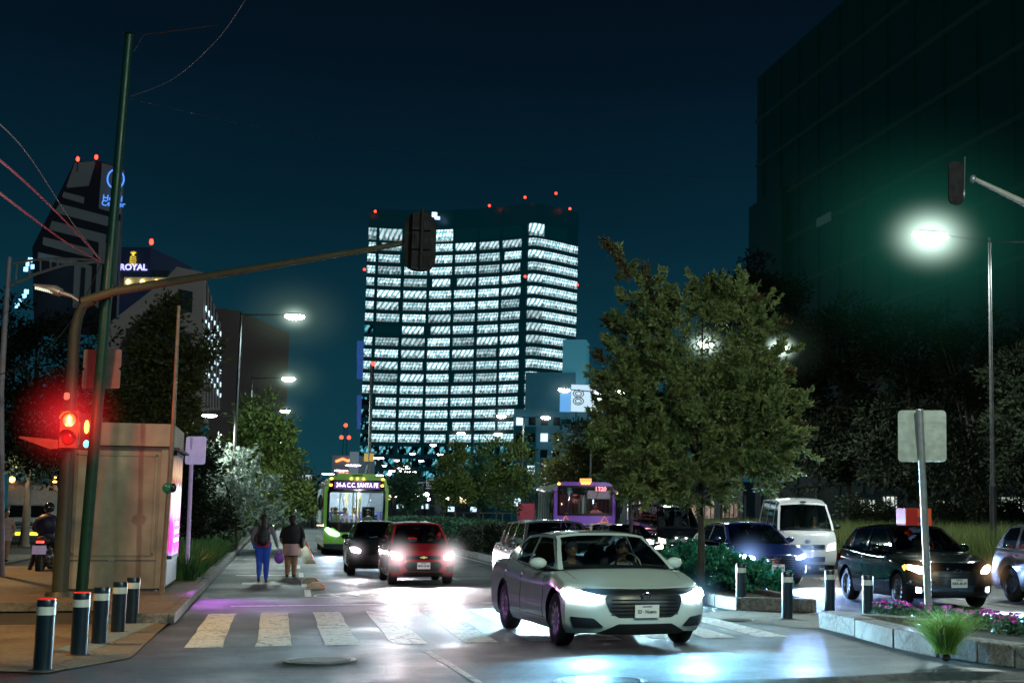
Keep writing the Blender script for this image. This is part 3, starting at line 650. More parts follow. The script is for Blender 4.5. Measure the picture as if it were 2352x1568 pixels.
# ---------------------------------------------------------------- ground, roads, pavements
def surf_mat(name,c1,c2,r0,r1,scale=.6,bump=.5,bscale=25,fine=.25,stain=None):
    m=bpy.data.materials.new(name);m.use_nodes=True;N,Lk=nodes(m);b=N['Principled BSDF'];tc=N.new('ShaderNodeTexCoord')
    def noise(s,d=6,r=.6):
        n=N.new('ShaderNodeTexNoise');n.inputs['Scale'].default_value=s;n.inputs['Detail'].default_value=d;n.inputs['Roughness'].default_value=r;Lk.new(tc.outputs['Object'],n.inputs[0]);return n
    def mr(src,a,bb,c=0,d=1):
        r=N.new('ShaderNodeMapRange');r.inputs[1].default_value=a;r.inputs[2].default_value=bb;r.inputs[3].default_value=c;r.inputs[4].default_value=d;Lk.new(src,r.inputs[0]);return r.outputs[0]
    n1=noise(scale);n2=noise(bscale*1.0,8,.7);n3=noise(140,3,.6)
    mx=N.new('ShaderNodeMixRGB');mx.inputs[1].default_value=(*c1,1);mx.inputs[2].default_value=(*c2,1);Lk.new(mr(n1.outputs[0],.35,.65),mx.inputs[0])
    m2=N.new('ShaderNodeMixRGB');m2.blend_type='MULTIPLY';m2.inputs[0].default_value=fine*3;Lk.new(mx.outputs[0],m2.inputs[1])
    cr=N.new('ShaderNodeCombineColor');o=mr(n2.outputs[0],.34,.66,.30,1.6)
    for i in range(3): Lk.new(o,cr.inputs[i])
    Lk.new(cr.outputs[0],m2.inputs[2]);last=m2.outputs[0]
    # cracks
    v=N.new('ShaderNodeTexVoronoi');v.feature='DISTANCE_TO_EDGE';v.inputs['Scale'].default_value=.55
    wv=N.new('ShaderNodeVectorMath');wv.operation='MULTIPLY_ADD';wv.inputs[1].default_value=(.7,.7,.7);n4=noise(1.4,6)
    Lk.new(n4.outputs['Color'],wv.inputs[0]);Lk.new(tc.outputs['Object'],wv.inputs[2]);Lk.new(wv.outputs[0],v.inputs[0])
    ck=mr(v.outputs[0],0,.018,.2,1);m3=N.new('ShaderNodeMixRGB');m3.blend_type='MULTIPLY';m3.inputs[0].default_value=.8;Lk.new(last,m3.inputs[1])
    c3=N.new('ShaderNodeCombineColor')
    for i in range(3): Lk.new(ck,c3.inputs[i])
    Lk.new(c3.outputs[0],m3.inputs[2]);Lk.new(m3.outputs[0],b.inputs['Base Color'])
    Lk.new(mr(n1.outputs[0],.35,.65,r0,r1),b.inputs['Roughness'])
    bp=N.new('ShaderNodeBump');bp.inputs['Strength'].default_value=bump;bp.inputs['Distance'].default_value=.012
    ad=N.new('ShaderNodeMath');ad.operation='ADD';Lk.new(n2.outputs[0],ad.inputs[0]);Lk.new(n3.outputs[0],ad.inputs[1]);Lk.new(ad.outputs[0],bp.inputs['Height']);Lk.new(bp.outputs[0],b.inputs['Normal'])
    return m
ASPH=surf_mat('asphalt',(.011,.020,.026),(.040,.056,.064),.34,.68,.55,1.3,11,.33)
PAV=surf_mat('pavement_concrete',(.09,.075,.055),(.19,.16,.12),.6,.8,.7,.4,14,.2)
EARTH=surf_mat('dark_ground',(.025,.025,.022),(.05,.05,.04),.8,.95,.2)
KERB=surf_mat('kerb_stone',(.08,.075,.07),(.22,.20,.185),.6,.8,2.5,.6,18,.3)
def worn(name,col=(.72,.72,.70)):
    m=surf_mat(name,tuple(c*.8 for c in col),col,.45,.6,1.2,.4,20,.15);N,Lk=nodes(m);b=N['Principled BSDF']
    tc=N.new('ShaderNodeTexCoord');n=N.new('ShaderNodeTexNoise');n.inputs['Scale'].default_value=7;n.inputs['Detail'].default_value=9;n.inputs['Roughness'].default_value=.75;Lk.new(tc.outputs['Object'],n.inputs[0])
    r=N.new('ShaderNodeMapRange');r.inputs[1].default_value=.37;r.inputs[2].default_value=.46;Lk.new(n.outputs[0],r.inputs[0]);Lk.new(r.outputs[0],b.inputs['Alpha']);return m
WORN=worn('road_paint');WORN2=worn('road_paint_faded',(.42,.42,.41))
def sheet(name,pts,z,m,label=None,kind='structure',cat=None):
    q=MB();tr=tessellate_polygon([[Vector((p[0],p[1],0)) for p in pts]]);q.add([(p[0],p[1],z) for p in pts],tr)
    o=q.build(name,m);
    if kind:o['kind']=kind
    o['label']=label or name
    if cat:o['category']=cat
    return o
sheet('ground',[(-3000,-200),(3000,-200),(3000,4000),(-3000,4000)],-.03,EARTH,'dark ground stretching to the horizon')
rd=[(-60,-10),(70,-10),(70,11),(18.2,19),(18.2,800),(-1.45,800),(-1.45,23.9)]+[tuple(G(x,y,0)[:2]) for x,y in [(408,1412),(360,1455),(300,1512),(110,1546),(0,1543)]]+[(-60,15.8)]
sheet('road',rd,0,ASPH,'dark asphalt avenue and junction')
# left pavement (apron at grade, then raised platform)
ap=[(-1.5,23.9)]+[tuple(G(x,y,0)[:2]) for x,y in [(408,1412),(360,1455),(300,1512),(110,1546),(0,1543)]]+[(-60,15.8),(-60,60),(-8.2,60),(-8.2,23.9)]
sheet('pavement',ap,.012,PAV,'orange-lit concrete pavement at road level')
q=MB().prism([(-1.62,23.95),(-1.62,44),(-8,44),(-8,27.2),(-2.65,27.2),(-2.65,23.95)],0,.15);o=q.build('raised_pavement',PAV);tag(o,'raised concrete pavement under the kiosk',kind='structure')
q=MB().prism([(-1.62,44.01),(-1.62,400),(-7,400),(-7,44.01)],0,.14);tag(q.build('planted_strip',EARTH),'planted strip along the left kerb',kind='structure')
def kerb_run(name,pts,w=.16,h=.17,z0=0,label=None,seg=1.0,m=None):
    q=MB();P=[Vector((*p,0)) for p in pts]
    for a,b in zip(P,P[1:]):
        l=(b-a).length;n=max(1,int(l/seg)) if l<90 else int(l/4);d=(b-a)/n
        for i in range(n):
            j=random.uniform(-.012,.012);q.bar(a+d*i+d.normalized()*.008+Vector((0,0,z0+h/2+j)),a+d*(i+1)-d.normalized()*.008+Vector((0,0,z0+h/2+j)),w,h)
    o=q.build(name,m or KERB);bv=o.modifiers.new('b','BEVEL');bv.width=.02;bv.segments=2;o['kind']='structure';o['label']=label or name;return o
kerb_run('kerb',[(-2.6,23.88),(-1.54,23.88),(-1.54,400)],label='stone kerb along the left pavement')
# median between the carriageways
MEDL=[(7.36,420),(7.36,44),(7.6,36),(8.0,30),(8.35,25.6)];MEDR=[(9.5,24.9),(9.75,30),(9.9,44),(10.2,420)]
q=MB().prism(MEDL+MEDR,0,.16);tag(q.build('median',EARTH),'planted median between the two carriageways',kind='structure')
kerb_run('median_kerb',MEDL+MEDR,.18,.24,label='pale stone kerb around the planted median')
# refuge paving and the near flower bed island
ref=[(7.15,19.2),(8.2,21.2),(10.3,21.3),(9.9,25.6),(7.9,26.3),(6.9,24.6)]
sheet('refuge_paving',[(6.9,24.7),(8.0,21.35),(9.9,21.3),(9.6,25.0),(8.3,25.6)],.008,PAV,'pale paving between the two median islands')
ISL=[tuple(G(x,y,0)[:2]) for x,y in [(1905,1441),(1990,1462),(2080,1487),(2180,1508),(2270,1521),(2352,1532),(2600,1560)]]+[tuple(G(x,y,.27)[:2]) for x,y in [(2700,1480),(2352,1436),(2100,1418),(1990,1410)]]
q=MB().prism(ISL,0,.20);tag(q.build('flower_bed',surf_mat('bed_soil',(.03,.022,.015),(.06,.045,.03),.9,1,3)),'raised soil bed inside the near island kerb',kind='structure')
kerb_run('island_kerb',ISL+[ISL[0]],.36,.27,label='cracked stone kerb of the near flower island',seg=.9)
# right verge
sheet('verge',[(18.35,12),(60,8),(60,500),(18.35,500)],.1,EARTH,'dark verge on the far side of the avenue')
kerb_run('verge_kerb',[(18.25,24),(18.25,300)],.2,.34,label='low stone wall edge of the grass verge',seg=1.5)
# markings
def mark(nm,pts,m=WORN,z=.004): return sheet(nm,pts,z,m,{'crosswalk':'white zebra crossing stripe on the near asphalt'}.get(nm,nm))
for x in (-1.06,-.19,.67,1.56,2.52,3.42,4.3,5.15,6.0,6.8):
    w=.45;e=[random.uniform(-.02,.02) for _ in range(4)];y0,y1=19.75,26.2+.1*x
    pts=[(x+e[0],y0+.04*x)]+[(x+w+e[1],y0+.04*x)]+[(x+w+random.uniform(-.015,.015),y0+(y1-y0)*k/8) for k in range(1,8)]+[(x+w+e[2],y1),(x+e[3],y1)]+[(x+random.uniform(-.015,.015),y0+(y1-y0)*k/8) for k in range(7,0,-1)]
    mark('crosswalk',pts)
mark('stop_line',[(-.66,27.5),(4.2,30.4),(4.2,30.75),(-.66,27.85)]) if False else mark('stop_line',[(-.75,27.9),(6.9,28.5),(6.9,28.78),(-.75,28.15)])
for y0,y1 in [(31,33.6),(35,38),(40,43),(46,49),(53,57),(62,68),(74,82),(90,110)]: mark('lane_line',[(.62,y0),(.75,y0),(.78,y1),(.65,y1)],WORN)
for y0 in range(38,300,14): mark('lane_line',[(4.55,y0),(4.68,y0),(4.68,y0+6),(4.55,y0+6)],WORN2)
mark('edge_line',[(7.05,34),(7.15,34),(7.1,300),(7.0,300)],WORN)
for y0 in range(26,300,14): mark('lane_line',[(14.2,y0),(14.33,y0),(14.33,y0+6),(14.2,y0+6)],WORN2)
mark('centre_line',[(2.05,15.2),(2.13,15.2),(1.95,18.9),(1.85,18.9)],WORN2)
q=MB()   # bicycle symbol
def ring(cx,cy,r,w=.05,sy=1.9): 
    n=28;vs=[];fs=[]
    for k in range(n):
        t=2*PI*k/n;vs+= [(cx+r*math.cos(t),cy+r*sy*math.sin(t),.005),(cx+(r-w)*math.cos(t),cy+(r*sy-w*sy)*math.sin(t),.005)]
    for k in range(n): fs.append((2*k,2*((k+1)%n),2*((k+1)%n)+1,2*k+1))
    q.add(vs,fs)
def stroke(a,b,w=.06):
    a=Vector((*a,.0052));b=Vector((*b,.0052));d=(b-a).normalized();s=Vector((-d.y,d.x,0))*w/2;q.add([a+s,b+s,b-s,a-s],[(0,1,2,3)])
ring(1.15,31.2,.36);ring(2.05,31.2,.36);stroke((1.15,31.2),(1.45,32.2));stroke((1.45,32.2),(1.95,32.1));stroke((1.95,32.1),(1.6,31.1));stroke((1.6,31.1),(1.45,32.2));stroke((2.05,31.2),(1.9,32.5));stroke((1.75,32.6),(2.0,32.4))
o=q.build('bicycle_marking',WORN,fix=False);tag(o,'painted bicycle symbol',kind='structure')
mark('lane_arrow',[(-.75,36.2),(-.1,36.2),(-.1,35.6),(.35,36.7),(-.1,37.8),(-.1,37.1),(-.75,37.1)],WORN2)
mark('lane_marking',[(-1.0,41),(.5,41),(.5,41.5),(-1.0,41.5)],WORN2)
# ridges of patched tar across the junction
for k,(y,a,w) in enumerate([(14.25,.13,.13),(13.75,.10,.10),(13.2,.07,.2)]):
    q=MB();n=80
    q.grid(lambda u,v:(u,y+.35*math.sin(u*.35+k)+v+ .06*math.sin(u*1.9),.002+a*.6*math.exp(-(v/w)**2*3)*(.7+.3*math.sin(u*1.1+k))-.0*v),linsp(-9,16,n),linsp(-.6,.6,11))
    tag(q.build('tar_ridge',ASPH,smooth=60),'low ridge of patched tar across the junction',kind='structure')
# manholes
IRON=mat('cast_iron',(.16,.165,.165),.38,metal=.8,bump=.6,bscale=30)
def manhole(p,r,label):
    t=thing('manhole_cover',label,'manhole',(p[0],p[1],.0),.3)
    MB().lathe([(r,.003),(r,.016),(r*.9,.02),(r*.88,.012)],n=48).build('rim',IRON,t,40)
    q=MB().lathe([(0,.013),(r*.87,.013)],n=48)
    for i in range(-8,9):
        y=i*r*.1;l=math.sqrt(max(0,(r*.82)**2-y*y));q.box((0,y,.018),(2*l,r*.045,.012))
    q.build('lid',IRON,t)
manhole(G(735,1518),.42,'round iron manhole cover in the near crossing')
manhole(G(2235,1547),.52,'pale round manhole lid at the foot of the flower island')
manhole(G(1380,1566),.5,'manhole cover cut by the bottom edge below the white sedan')
manhole((7.5,23.2),.3,'small manhole lid beside the refuge paving')
# rubber lane separators
def separator(x,y,rz,label,main):
    t=thing('lane_separator',label,'lane separator',(x,y,0),rz,'rubber lane separators along the cycle lane')
    sec=[(-.22,0),(-.17,.085),(-.09,.135),(.09,.135),(.17,.085),(.22,0)];L_=.6
    q=MB();S=[(0,.55),(.10,1),(L_-.10,1),(L_,.55)]
    q.grid(lambda i,j:(sec[int(j)][0]*(.8+.2*S[int(i)][1]),S[int(i)][0],sec[int(j)][1]*(S[int(i)][1] if S[int(i)][1]==1 else .35)+.001),range(4),range(6));q.add([(s[0]*.91,0,s[1]*.35) for s in sec],[tuple(range(6))])
    q.build('block',mat('sep_body',(.55,.50,.36),.6,bump=.3),t,20)
    q=MB();q.add([(-.005,-.004,0),(.205,-.004,0),(.16,.10,.14*.64),(.09,.105,.141),(.0,.105,.141)],[(0,1,2,3,4)])
    q.build('red_panel',mat('sep_red',(.65,.015,.02),.35,emit=(.7,.02,.04),es=.18),t,fix=False)  # faint glow put into the red in place of light on it
    return t
separator(.92,33.9,.0,'nearest grey rubber separator with red end panel',1)
separator(.86,36.4,.0,'second rubber separator just behind the nearest one',1)
yy=[50+1.9*i for i in range(16)]
sp0=separator(1.12,50,.0,'rubber separator in the far row beside the woman in white skirt',0)
for i,y in enumerate(yy[1:]): dup(sp0,(1.12+.02*i,y,0))
# ---------------------------------------------------------------- foliage
def leafmat(name,c1,c2,tr=.3,rough=.6,scale=1.3):
    if name in _M:return _M[name]
    m=bpy.data.materials.new(name);m.use_nodes=True;N,Lk=nodes(m);b=N['Principled BSDF'];tc=N.new('ShaderNodeTexCoord');g=N.new('ShaderNodeNewGeometry')
    n=N.new('ShaderNodeTexNoise');n.inputs['Scale'].default_value=scale;n.inputs['Detail'].default_value=4;Lk.new(tc.outputs['Object'],n.inputs[0])
    a=N.new('ShaderNodeMath');a.operation='MULTIPLY_ADD';a.inputs[1].default_value=.55;Lk.new(g.outputs['Random Per Island'],a.inputs[0])
    r=N.new('ShaderNodeMapRange');r.inputs[1].default_value=.35;r.inputs[2].default_value=.65;r.inputs[4].default_value=.5;Lk.new(n.outputs[0],r.inputs[0]);Lk.new(r.outputs[0],a.inputs[2])
    mx=N.new('ShaderNodeMixRGB');mx.inputs[1].default_value=(*c1,1);mx.inputs[2].default_value=(*c2,1);Lk.new(a.outputs[0],mx.inputs[0]);Lk.new(mx.outputs[0],b.inputs['Base Color'])
    b.inputs['Roughness'].default_value=rough;b.inputs['Specular IOR Level'].default_value=.35
    t=N.new('ShaderNodeBsdfTranslucent');Lk.new(mx.outputs[0],t.inputs[0]);ms=N.new('ShaderNodeMixShader');ms.inputs[0].default_value=tr
    Lk.new(b.outputs[0],ms.inputs[1]);Lk.new(t.outputs[0],ms.inputs[2]);Lk.new(ms.outputs[0],N['Material Output'].inputs[0])
    _M[name]=m;return m
def leaf_mesh(name,P,D,size,m,rng,parent=None,aspect=.45,up=.3,jit=1.):
    """P leaf roots (n,3), D preferred directions (n,3)"""
    n=len(P);d=D+rng.normal(0,.55*jit,(n,3));d[:,2]+=up*.3;d/=np.linalg.norm(d,axis=1)[:,None]+1e-9
    r=rng.normal(0,1,(n,3));s=np.cross(d,r);s/=np.linalg.norm(s,axis=1)[:,None]+1e-9
    L_=size*rng.uniform(.6,1.3,n)[:,None];W_=L_*aspect
    nrm=np.cross(d,s)
    v=np.stack([P,P+d*L_*.45+s*W_*.5+nrm*L_*.08,P+d*L_,P+d*L_*.45-s*W_*.5+nrm*L_*.08],1).reshape(-1,3)
    me=bpy.data.meshes.new(name);me.vertices.add(4*n);me.vertices.foreach_set('co',v.ravel().astype(np.float32))
    me.loops.add(4*n);me.loops.foreach_set('vertex_index',np.arange(4*n,dtype=np.int32));me.polygons.add(n)
    me.polygons.foreach_set('loop_start',np.arange(0,4*n,4,dtype=np.int32));me.polygons.foreach_set('loop_total',np.full(n,4,dtype=np.int32))
    me.update(calc_edges=True);me.materials.append(m);o=bpy.data.objects.new(name,me);C.objects.link(o);o.parent=parent;return o
def crown_points(blobs,ncl,per,csize,rng,twig=0,shell=.55):
    P=[];D=[];K=[]
    vol=np.array([b[1][0]*b[1][1]*b[1][2] for b in blobs])**.7;vol/=vol.sum()
    for b,f in zip(blobs,vol):
        k=max(4,int(ncl*f));c=np.array(b[0]);r=np.array(b[1])
        u=rng.normal(0,1,(k,3));u/=np.linalg.norm(u,axis=1)[:,None];rad=rng.uniform(shell,1.05,k)[:,None]*(1+.18*np.sin(u[:,:1]*5+u[:,2:]*7))
        cc=c+u*r*rad;K.append(cc)
        for j in range(k):
            m=int(per*rng.uniform(.6,1.4));out=u[j]*np.array([1,1,.8]);out=out/np.linalg.norm(out)
            if twig:
                dr=out*.8+rng.normal(0,.35,3)+np.array([0,0,.35]);dr/=np.linalg.norm(dr);t=rng.uniform(0,1,m)[:,None]
                p=cc[j]+dr*t*csize*2*rng.uniform(.7,1.4)+rng.normal(0,csize*.22,(m,3))*(1.1-t);d=np.tile(dr,(m,1))
            else:
                p=cc[j]+rng.normal(0,csize*.5,(m,3))*np.array([1,1,.75]);d=(p-cc[j])/csize+out*.5
            P.append(p);D.append(d)
    return np.concatenate(P),np.concatenate(D),np.concatenate(K)
BARK=mat('bark',(.06,.05,.04),.9,bump=1,bscale=25,var=.35)
def tree(name,label,loc,h,trunk_h,blobs,ncl,per,csize,leaf,m,seed,tr=.12,twig=0,group=None,cat='tree',limbs=8,aspect=.45,shell=.55,rz=0,lean=(0,0),gaps=()):
    rng=np.random.default_rng(seed);rr=random.Random(seed)
    t=thing(name,label,cat,loc,rz,group);P,D,K=crown_points(blobs,ncl,per,csize,rng,twig,shell)
    for (g,r0,r1) in gaps:
        W=P+np.array(loc)-np.array([0,0,H]);W/=np.linalg.norm(W,axis=1)[:,None];gv=np.array(g.normalized());a=np.linalg.norm(W-gv,axis=1);u=rng.uniform(0,1,len(P));keep=~(((a<r0)&(u<.93))|((a>=r0)&(a<r1)&(u<.6)));P=P[keep];D=D[keep]
    q=MB();top=Vector((lean[0],lean[1],h*.82));tp=[Vector((0,0,0)),Vector((lean[0]*.2+.03,.0,trunk_h*.5)),Vector((lean[0]*.4,lean[1]*.4,trunk_h)),top*.55+Vector((lean[0]*.2,0,trunk_h*.42)),top]
    q.tube([tp[0]]+smooth_curve(tp,4)[1:],[tr*1.25]+[tr*(1-.85*i/16) for i in range(1,17)],10)
    for i in range(limbs):
        k=K[rr.randrange(len(K))];z=min(k[2]-.2,trunk_h+(h*.7-trunk_h)*rr.random());z=max(z,trunk_h*.9);a=Vector((lean[0]*z/h,lean[1]*z/h,z));b=Vector(k);q.tube([a,a.lerp(b,.5)+Vector((0,0,.1*(b-a).length)),b],[tr*.45,tr*.28,tr*.08],6)
    q.build('trunk',BARK,t,50)
    leaf_mesh('crown',P,D,leaf,m,rng,t,aspect);return t
def blade_patch(name,pts,h,w,m,rng,parent=None,bend=.35,hv=.35):
    n=len(pts);P=np.array(pts,float);a=rng.uniform(0,2*PI,n);hh=h*rng.uniform(1-hv,1+hv,n)
    b=rng.normal(0,bend,(n,2))*hh[:,None];s=np.stack([np.cos(a),np.sin(a)],1)*w
    v=np.zeros((n,5,3))
    v[:,0,:2]=P[:,:2]-s*.5;v[:,1,:2]=P[:,:2]+s*.5;v[:,0,2]=v[:,1,2]=P[:,2]
    v[:,2,:2]=P[:,:2]+s*.35+b*.35;v[:,3,:2]=P[:,:2]-s*.35+b*.35;v[:,2,2]=v[:,3,2]=P[:,2]+hh*.6
    v[:,4,:2]=P[:,:2]+b;v[:,4,2]=P[:,2]+hh*(1-.15*np.abs(b).sum(1)/(hh+.01))
    me=bpy.data.meshes.new(name);me.vertices.add(5*n);me.vertices.foreach_set('co',v.reshape(-1).astype(np.float32))
    idx=(np.arange(n)[:,None]*5+np.array([0,1,2,3,3,2,4])[None]).ravel().astype(np.int32)
    me.loops.add(7*n);me.loops.foreach_set('vertex_index',idx);me.polygons.add(2*n)
    ls=(np.arange(n)[:,None]*7+np.array([0,4])[None]).ravel();me.polygons.foreach_set('loop_start',ls.astype(np.int32));me.polygons.foreach_set('loop_total',np.tile([4,3],n).astype(np.int32))
    me.update(calc_edges=True);me.materials.append(m);o=bpy.data.objects.new(name,me);C.objects.link(o);o.parent=parent;return o
# ---------------------------------------------------------------- buildings
def zat(x,y,D): return V(x,y,D).z
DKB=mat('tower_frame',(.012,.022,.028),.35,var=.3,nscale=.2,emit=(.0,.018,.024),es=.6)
def office_mat(name,c1,c2,s,dim=0):
    m=bpy.data.materials.new(name);m.use_nodes=True;N,Lk=nodes(m);b=N['Principled BSDF'];uv=N.new('ShaderNodeUVMap');oi=N.new('ShaderNodeObjectInfo')
    b.inputs['Base Color'].default_value=(.02,.03,.04,1);b.inputs['Roughness'].default_value=.15
    def math_(op,a,bb=None,c=None):
        n=N.new('ShaderNodeMath');n.operation=op
        for i,x in enumerate((a,bb,c)):
            if x is None: continue
            if isinstance(x,(int,float)): n.inputs[i].default_value=x
            else: Lk.new(x,n.inputs[i])
        return n.outputs[0]
    sx=N.new('ShaderNodeSeparateXYZ');Lk.new(uv.outputs[0],sx.inputs[0]);u,v=sx.outputs[0],sx.outputs[1];R=oi.outputs['Random']
    off=math_('MULTIPLY',R,57.)
    cb=N.new('ShaderNodeCombineXYZ');Lk.new(math_('ADD',math_('ADD',u,off),math_('MULTIPLY',v,-.9)),cb.inputs[0]);Lk.new(math_('MULTIPLY',v,2.2),cb.inputs[1])
    vo=N.new('ShaderNodeTexVoronoi');vo.inputs['Scale'].default_value=.95;vo.inputs['Randomness'].default_value=.25;Lk.new(cb.outputs[0],vo.inputs[0])
    # ceiling panels: bright cells
    dg=math_('ADD',math_('MULTIPLY',math_('ADD',u,off),.62),math_('MULTIPLY',v,-.95));c1_=math_('GREATER_THAN',math_('FRACT',dg),.42);c2_=math_('LESS_THAN',vo.outputs['Distance'],.42)
    sel=math_('GREATER_THAN',math_('FRACT',math_('MULTIPLY',R,7.3)),.68);cel=math_('ADD',math_('MULTIPLY',c1_,sel),math_('MULTIPLY',c2_,math_('SUBTRACT',1.,sel)))
    n2=N.new('ShaderNodeTexNoise');n2.inputs['Scale'].default_value=.95;n2.inputs['Detail'].default_value=3;cb2=N.new('ShaderNodeCombineXYZ');Lk.new(math_('ADD',u,off),cb2.inputs[0]);Lk.new(math_('MULTIPLY',v,1.3),cb2.inputs[1]);Lk.new(cb2.outputs[0],n2.inputs[0])
    n3=N.new('ShaderNodeTexNoise');n3.inputs['Scale'].default_value=.55;Lk.new(cb2.outputs[0],n3.inputs[0])
    furn=math_('GREATER_THAN',math_('SUBTRACT',n2.outputs[0],math_('MULTIPLY',v,.62)),.36)     # dark furniture low in the room
    mull=math_('GREATER_THAN',math_('FRACT',math_('MULTIPLY',u,.667)),.045)
    base=math_('MULTIPLY_ADD',cel,.45,.55)
    base=math_('MULTIPLY',base,math_('MULTIPLY_ADD',math_('MULTIPLY',furn,-1),.72,1.0))
    lit=math_('MULTIPLY_ADD',N.new('ShaderNodeMath').outputs[0] if False else n3.outputs[0],1.3,.35)
    if dim: lit=math_('MULTIPLY',math_('GREATER_THAN',n3.outputs[0],.53),1.2); 
    val=math_('MULTIPLY',math_('MULTIPLY',base,lit),mull)
    val=math_('MULTIPLY',val,math_('MULTIPLY_ADD',math_('FRACT',math_('MULTIPLY',R,31.7)),.95,.45))
    mx=N.new('ShaderNodeMixRGB');mx.inputs[1].default_value=(*c1,1);mx.inputs[2].default_value=(*c2,1);Lk.new(cel,mx.inputs[0])
    Lk.new(mx.outputs[0],b.inputs['Emission Color']);Lk.new(math_('MULTIPLY',val,s),b.inputs['Emission Strength']);return m
OFF=office_mat('office_window_lit',(.22,.66,.76),(.78,.96,1.),1.3);OFFD=office_mat('office_window_dim',(.05,.45,.6),(.2,.75,.9),.45,1);OFFK=mat('office_window_dark',(.01,.02,.025),.1,var=.3,emit=(0,.04,.05),es=.35)
TP=[(822,450),(860,451.5),(900,452.5),(975,453),(1050,450.5),(1120,447),(1170,443.5),(1195,441.5),(1215,440.5),(1260,446),(1315,455)]
TPs=sinterp(TP)
def twp(x,y,off=0):
    """point of the tower facade seen along a sight line, pushed off metres outward"""
    xh=x-(.01+3.36e-5*(1626-x))*(1173-y);D=TPs(xh);p=V(x,y,D);c=Vector((0,0,H));d=(p-c);d.z=0;return p-d.normalized()*off
bays=[(78,122),(137,260),(277,400),(415,533),(548,662),(677,787),(800,903),(938,1022),(1022,1085),(1085,1147),(1147,1204)]
CX=lambda c:808.4+.4298*c
t=thing('office_tower','tall dark office tower with bright white windows and curved front','tower',twp(1000,1173))
o0=t.location.copy();o0.z=0;t.location=o0
def loc_(p): return p-o0
Y0=638.6
zt=zat(CX(660),680/1.633+.4298*138,450);frow=[222]+[300+64.6*i for i in range(20)]
edge=[twp(x,Y0) for x in linsp(842,1326,40)]
q=MB();back=[twp(1322,Y0,-30),twp(848,Y0,-34)]
poly=[(p.x-o0.x,p.y-o0.y) for p in edge+back];q.prism(poly,0,zt)
q.build('tower_body',DKB,t,20)
zref=[V(CX(600),416.4+.4298*(25+c),TPs(1055)).z for c in frow]
cand=[]
for r,c in enumerate(frow):
    z1=zref[r];hgt=3.83*(64 if r==0 else 41)/64.6
    for bi,(a,b) in enumerate(bays):
        cand.append((r,bi,z1,hgt,a,b))
rr=random.Random(3);nlit=0;rest=MB();restuv=[];winmesh=0
def pane_geo(a,b,z1,hgt,off=.12):
    n=4;pts=[]
    for k in range(n+1):
        p=twp(CX(a+(b-a)*k/n),Y0,off)-o0;pts.append(p)
    vs=[];uv=[]
    s=0
    for k,p in enumerate(pts):
        if k:s+=(pts[k]-pts[k-1]).length
        vs+= [(p.x,p.y,z1-hgt),(p.x,p.y,z1)];uv+=[(s,0),(s,1)]
    fs=[(2*k,2*k+2,2*k+3,2*k+1) for k in range(n)];return vs,fs,uv
def put_pane(vs,fs,uv,m,nm='window'):
    me=bpy.data.meshes.new(nm);me.from_pydata([tuple(v) for v in vs],[],fs);l=me.uv_layers.new();
    l.data.foreach_set('uv',np.array([uv[i] for f in fs for i in f],dtype=np.float32).ravel());me.materials.append(m)
    o=bpy.data.objects.new(nm,me);C.objects.link(o);o.parent=t;return o
others={0:[[],[],[]],1:[[],[],[]]}
for (r,bi,z1,hgt,a,b) in cand:
    if r==0 and bi>=10: continue
    m=OFF
    if r==0 and bi in(4,5,6,9,8): m=OFFK if bi!=9 else OFFK
    if r==0 and bi in(2,): m=OFF
    if r==8 and bi<2: m=OFFK
    if r>=18: m=OFFD
    if bi==0 and r>13: m=OFFD
    sh_=0.5;a_,b_=a+sh_+(rr.choice([0,0,0,0,0,0,0,.12])*(b-a) if bi<7 else 0),b-sh_-(rr.choice([0,0,0,0,0,.06])*(b-a) if bi<7 else 0);vs,fs,uv=pane_geo(a_,b_,z1,hgt)
    if (r<13 and bi in(1,2,3,4,5,6,7)) or (r==0): put_pane(vs,fs,uv,m)
    else:
        k=1 if m is not OFF else 0;L_=others[k];o_=len(L_[0]);sh=rr.uniform(0,50);L_[0]+=vs;L_[1]+=[tuple(i+o_ for i in f) for f in fs];L_[2]+=[(u_[0]+sh,u_[1]) for u_ in uv]
for k,m in((0,OFF),(1,OFFD)):
    o=put_pane(*others[k],m,'windows');o['kind']='stuff'
for r in range(len(frow)):
    z1=zref[r];hgt=3.83*(64 if r==0 else 41)/64.6;ztop=z1+3.83*.36/2
    q=MB()
    E=[twp(x,Y0,.0)-o0 for x in linsp(842,1326,34)];E2=[twp(x,Y0,.75)-o0 for x in linsp(842,1326,34)]
    n=len(E)
    for lo,hi in [(z1-hgt-.9,z1-hgt-.25)]:
        vs=[];fs=[]
        for a_,b_ in zip(E,E2): vs+=[(a_.x,a_.y,lo),(b_.x,b_.y,lo),(b_.x,b_.y,hi),(a_.x,a_.y,hi)]
        for i in range(n-1):
            for k in range(4): fs.append((4*i+k,4*i+(k+1)%4,4*i+4+(k+1)%4,4*i+4+k))
        q.add(vs,fs)
    q.build('floor_band',DKB,t)
for a,b in [(122,137),(260,277),(400,415),(533,548),(662,677),(787,800),(903,938)]:
    p=twp(CX(a+2),Y0,.2)-o0;p2=twp(CX(b-2),Y0,.2)-o0;d=(p2-p);q=MB();q.bar(Vector((p.x,p.y,zt*.5)),Vector((p2.x,p2.y,zt*.5)),.7,zt-2);q.build('column',DKB,t)
for x,y in [(862,487),(1124,474),(1206,455),(1277,446),(1309,481),(837,620),(1326,655),(1206,636)]:
    p=twp(x,y,1)-o0
    if p.z>zt-1: MB().tube([(p.x,p.y,zt-1),(p.x,p.y,p.z)],.12,6).build('mast',DKB,t)
    MB().ell(p,(.42,.42,.42),10).build('warning_light',emis('aviation_red',(1,.04,.02),6),t,60)
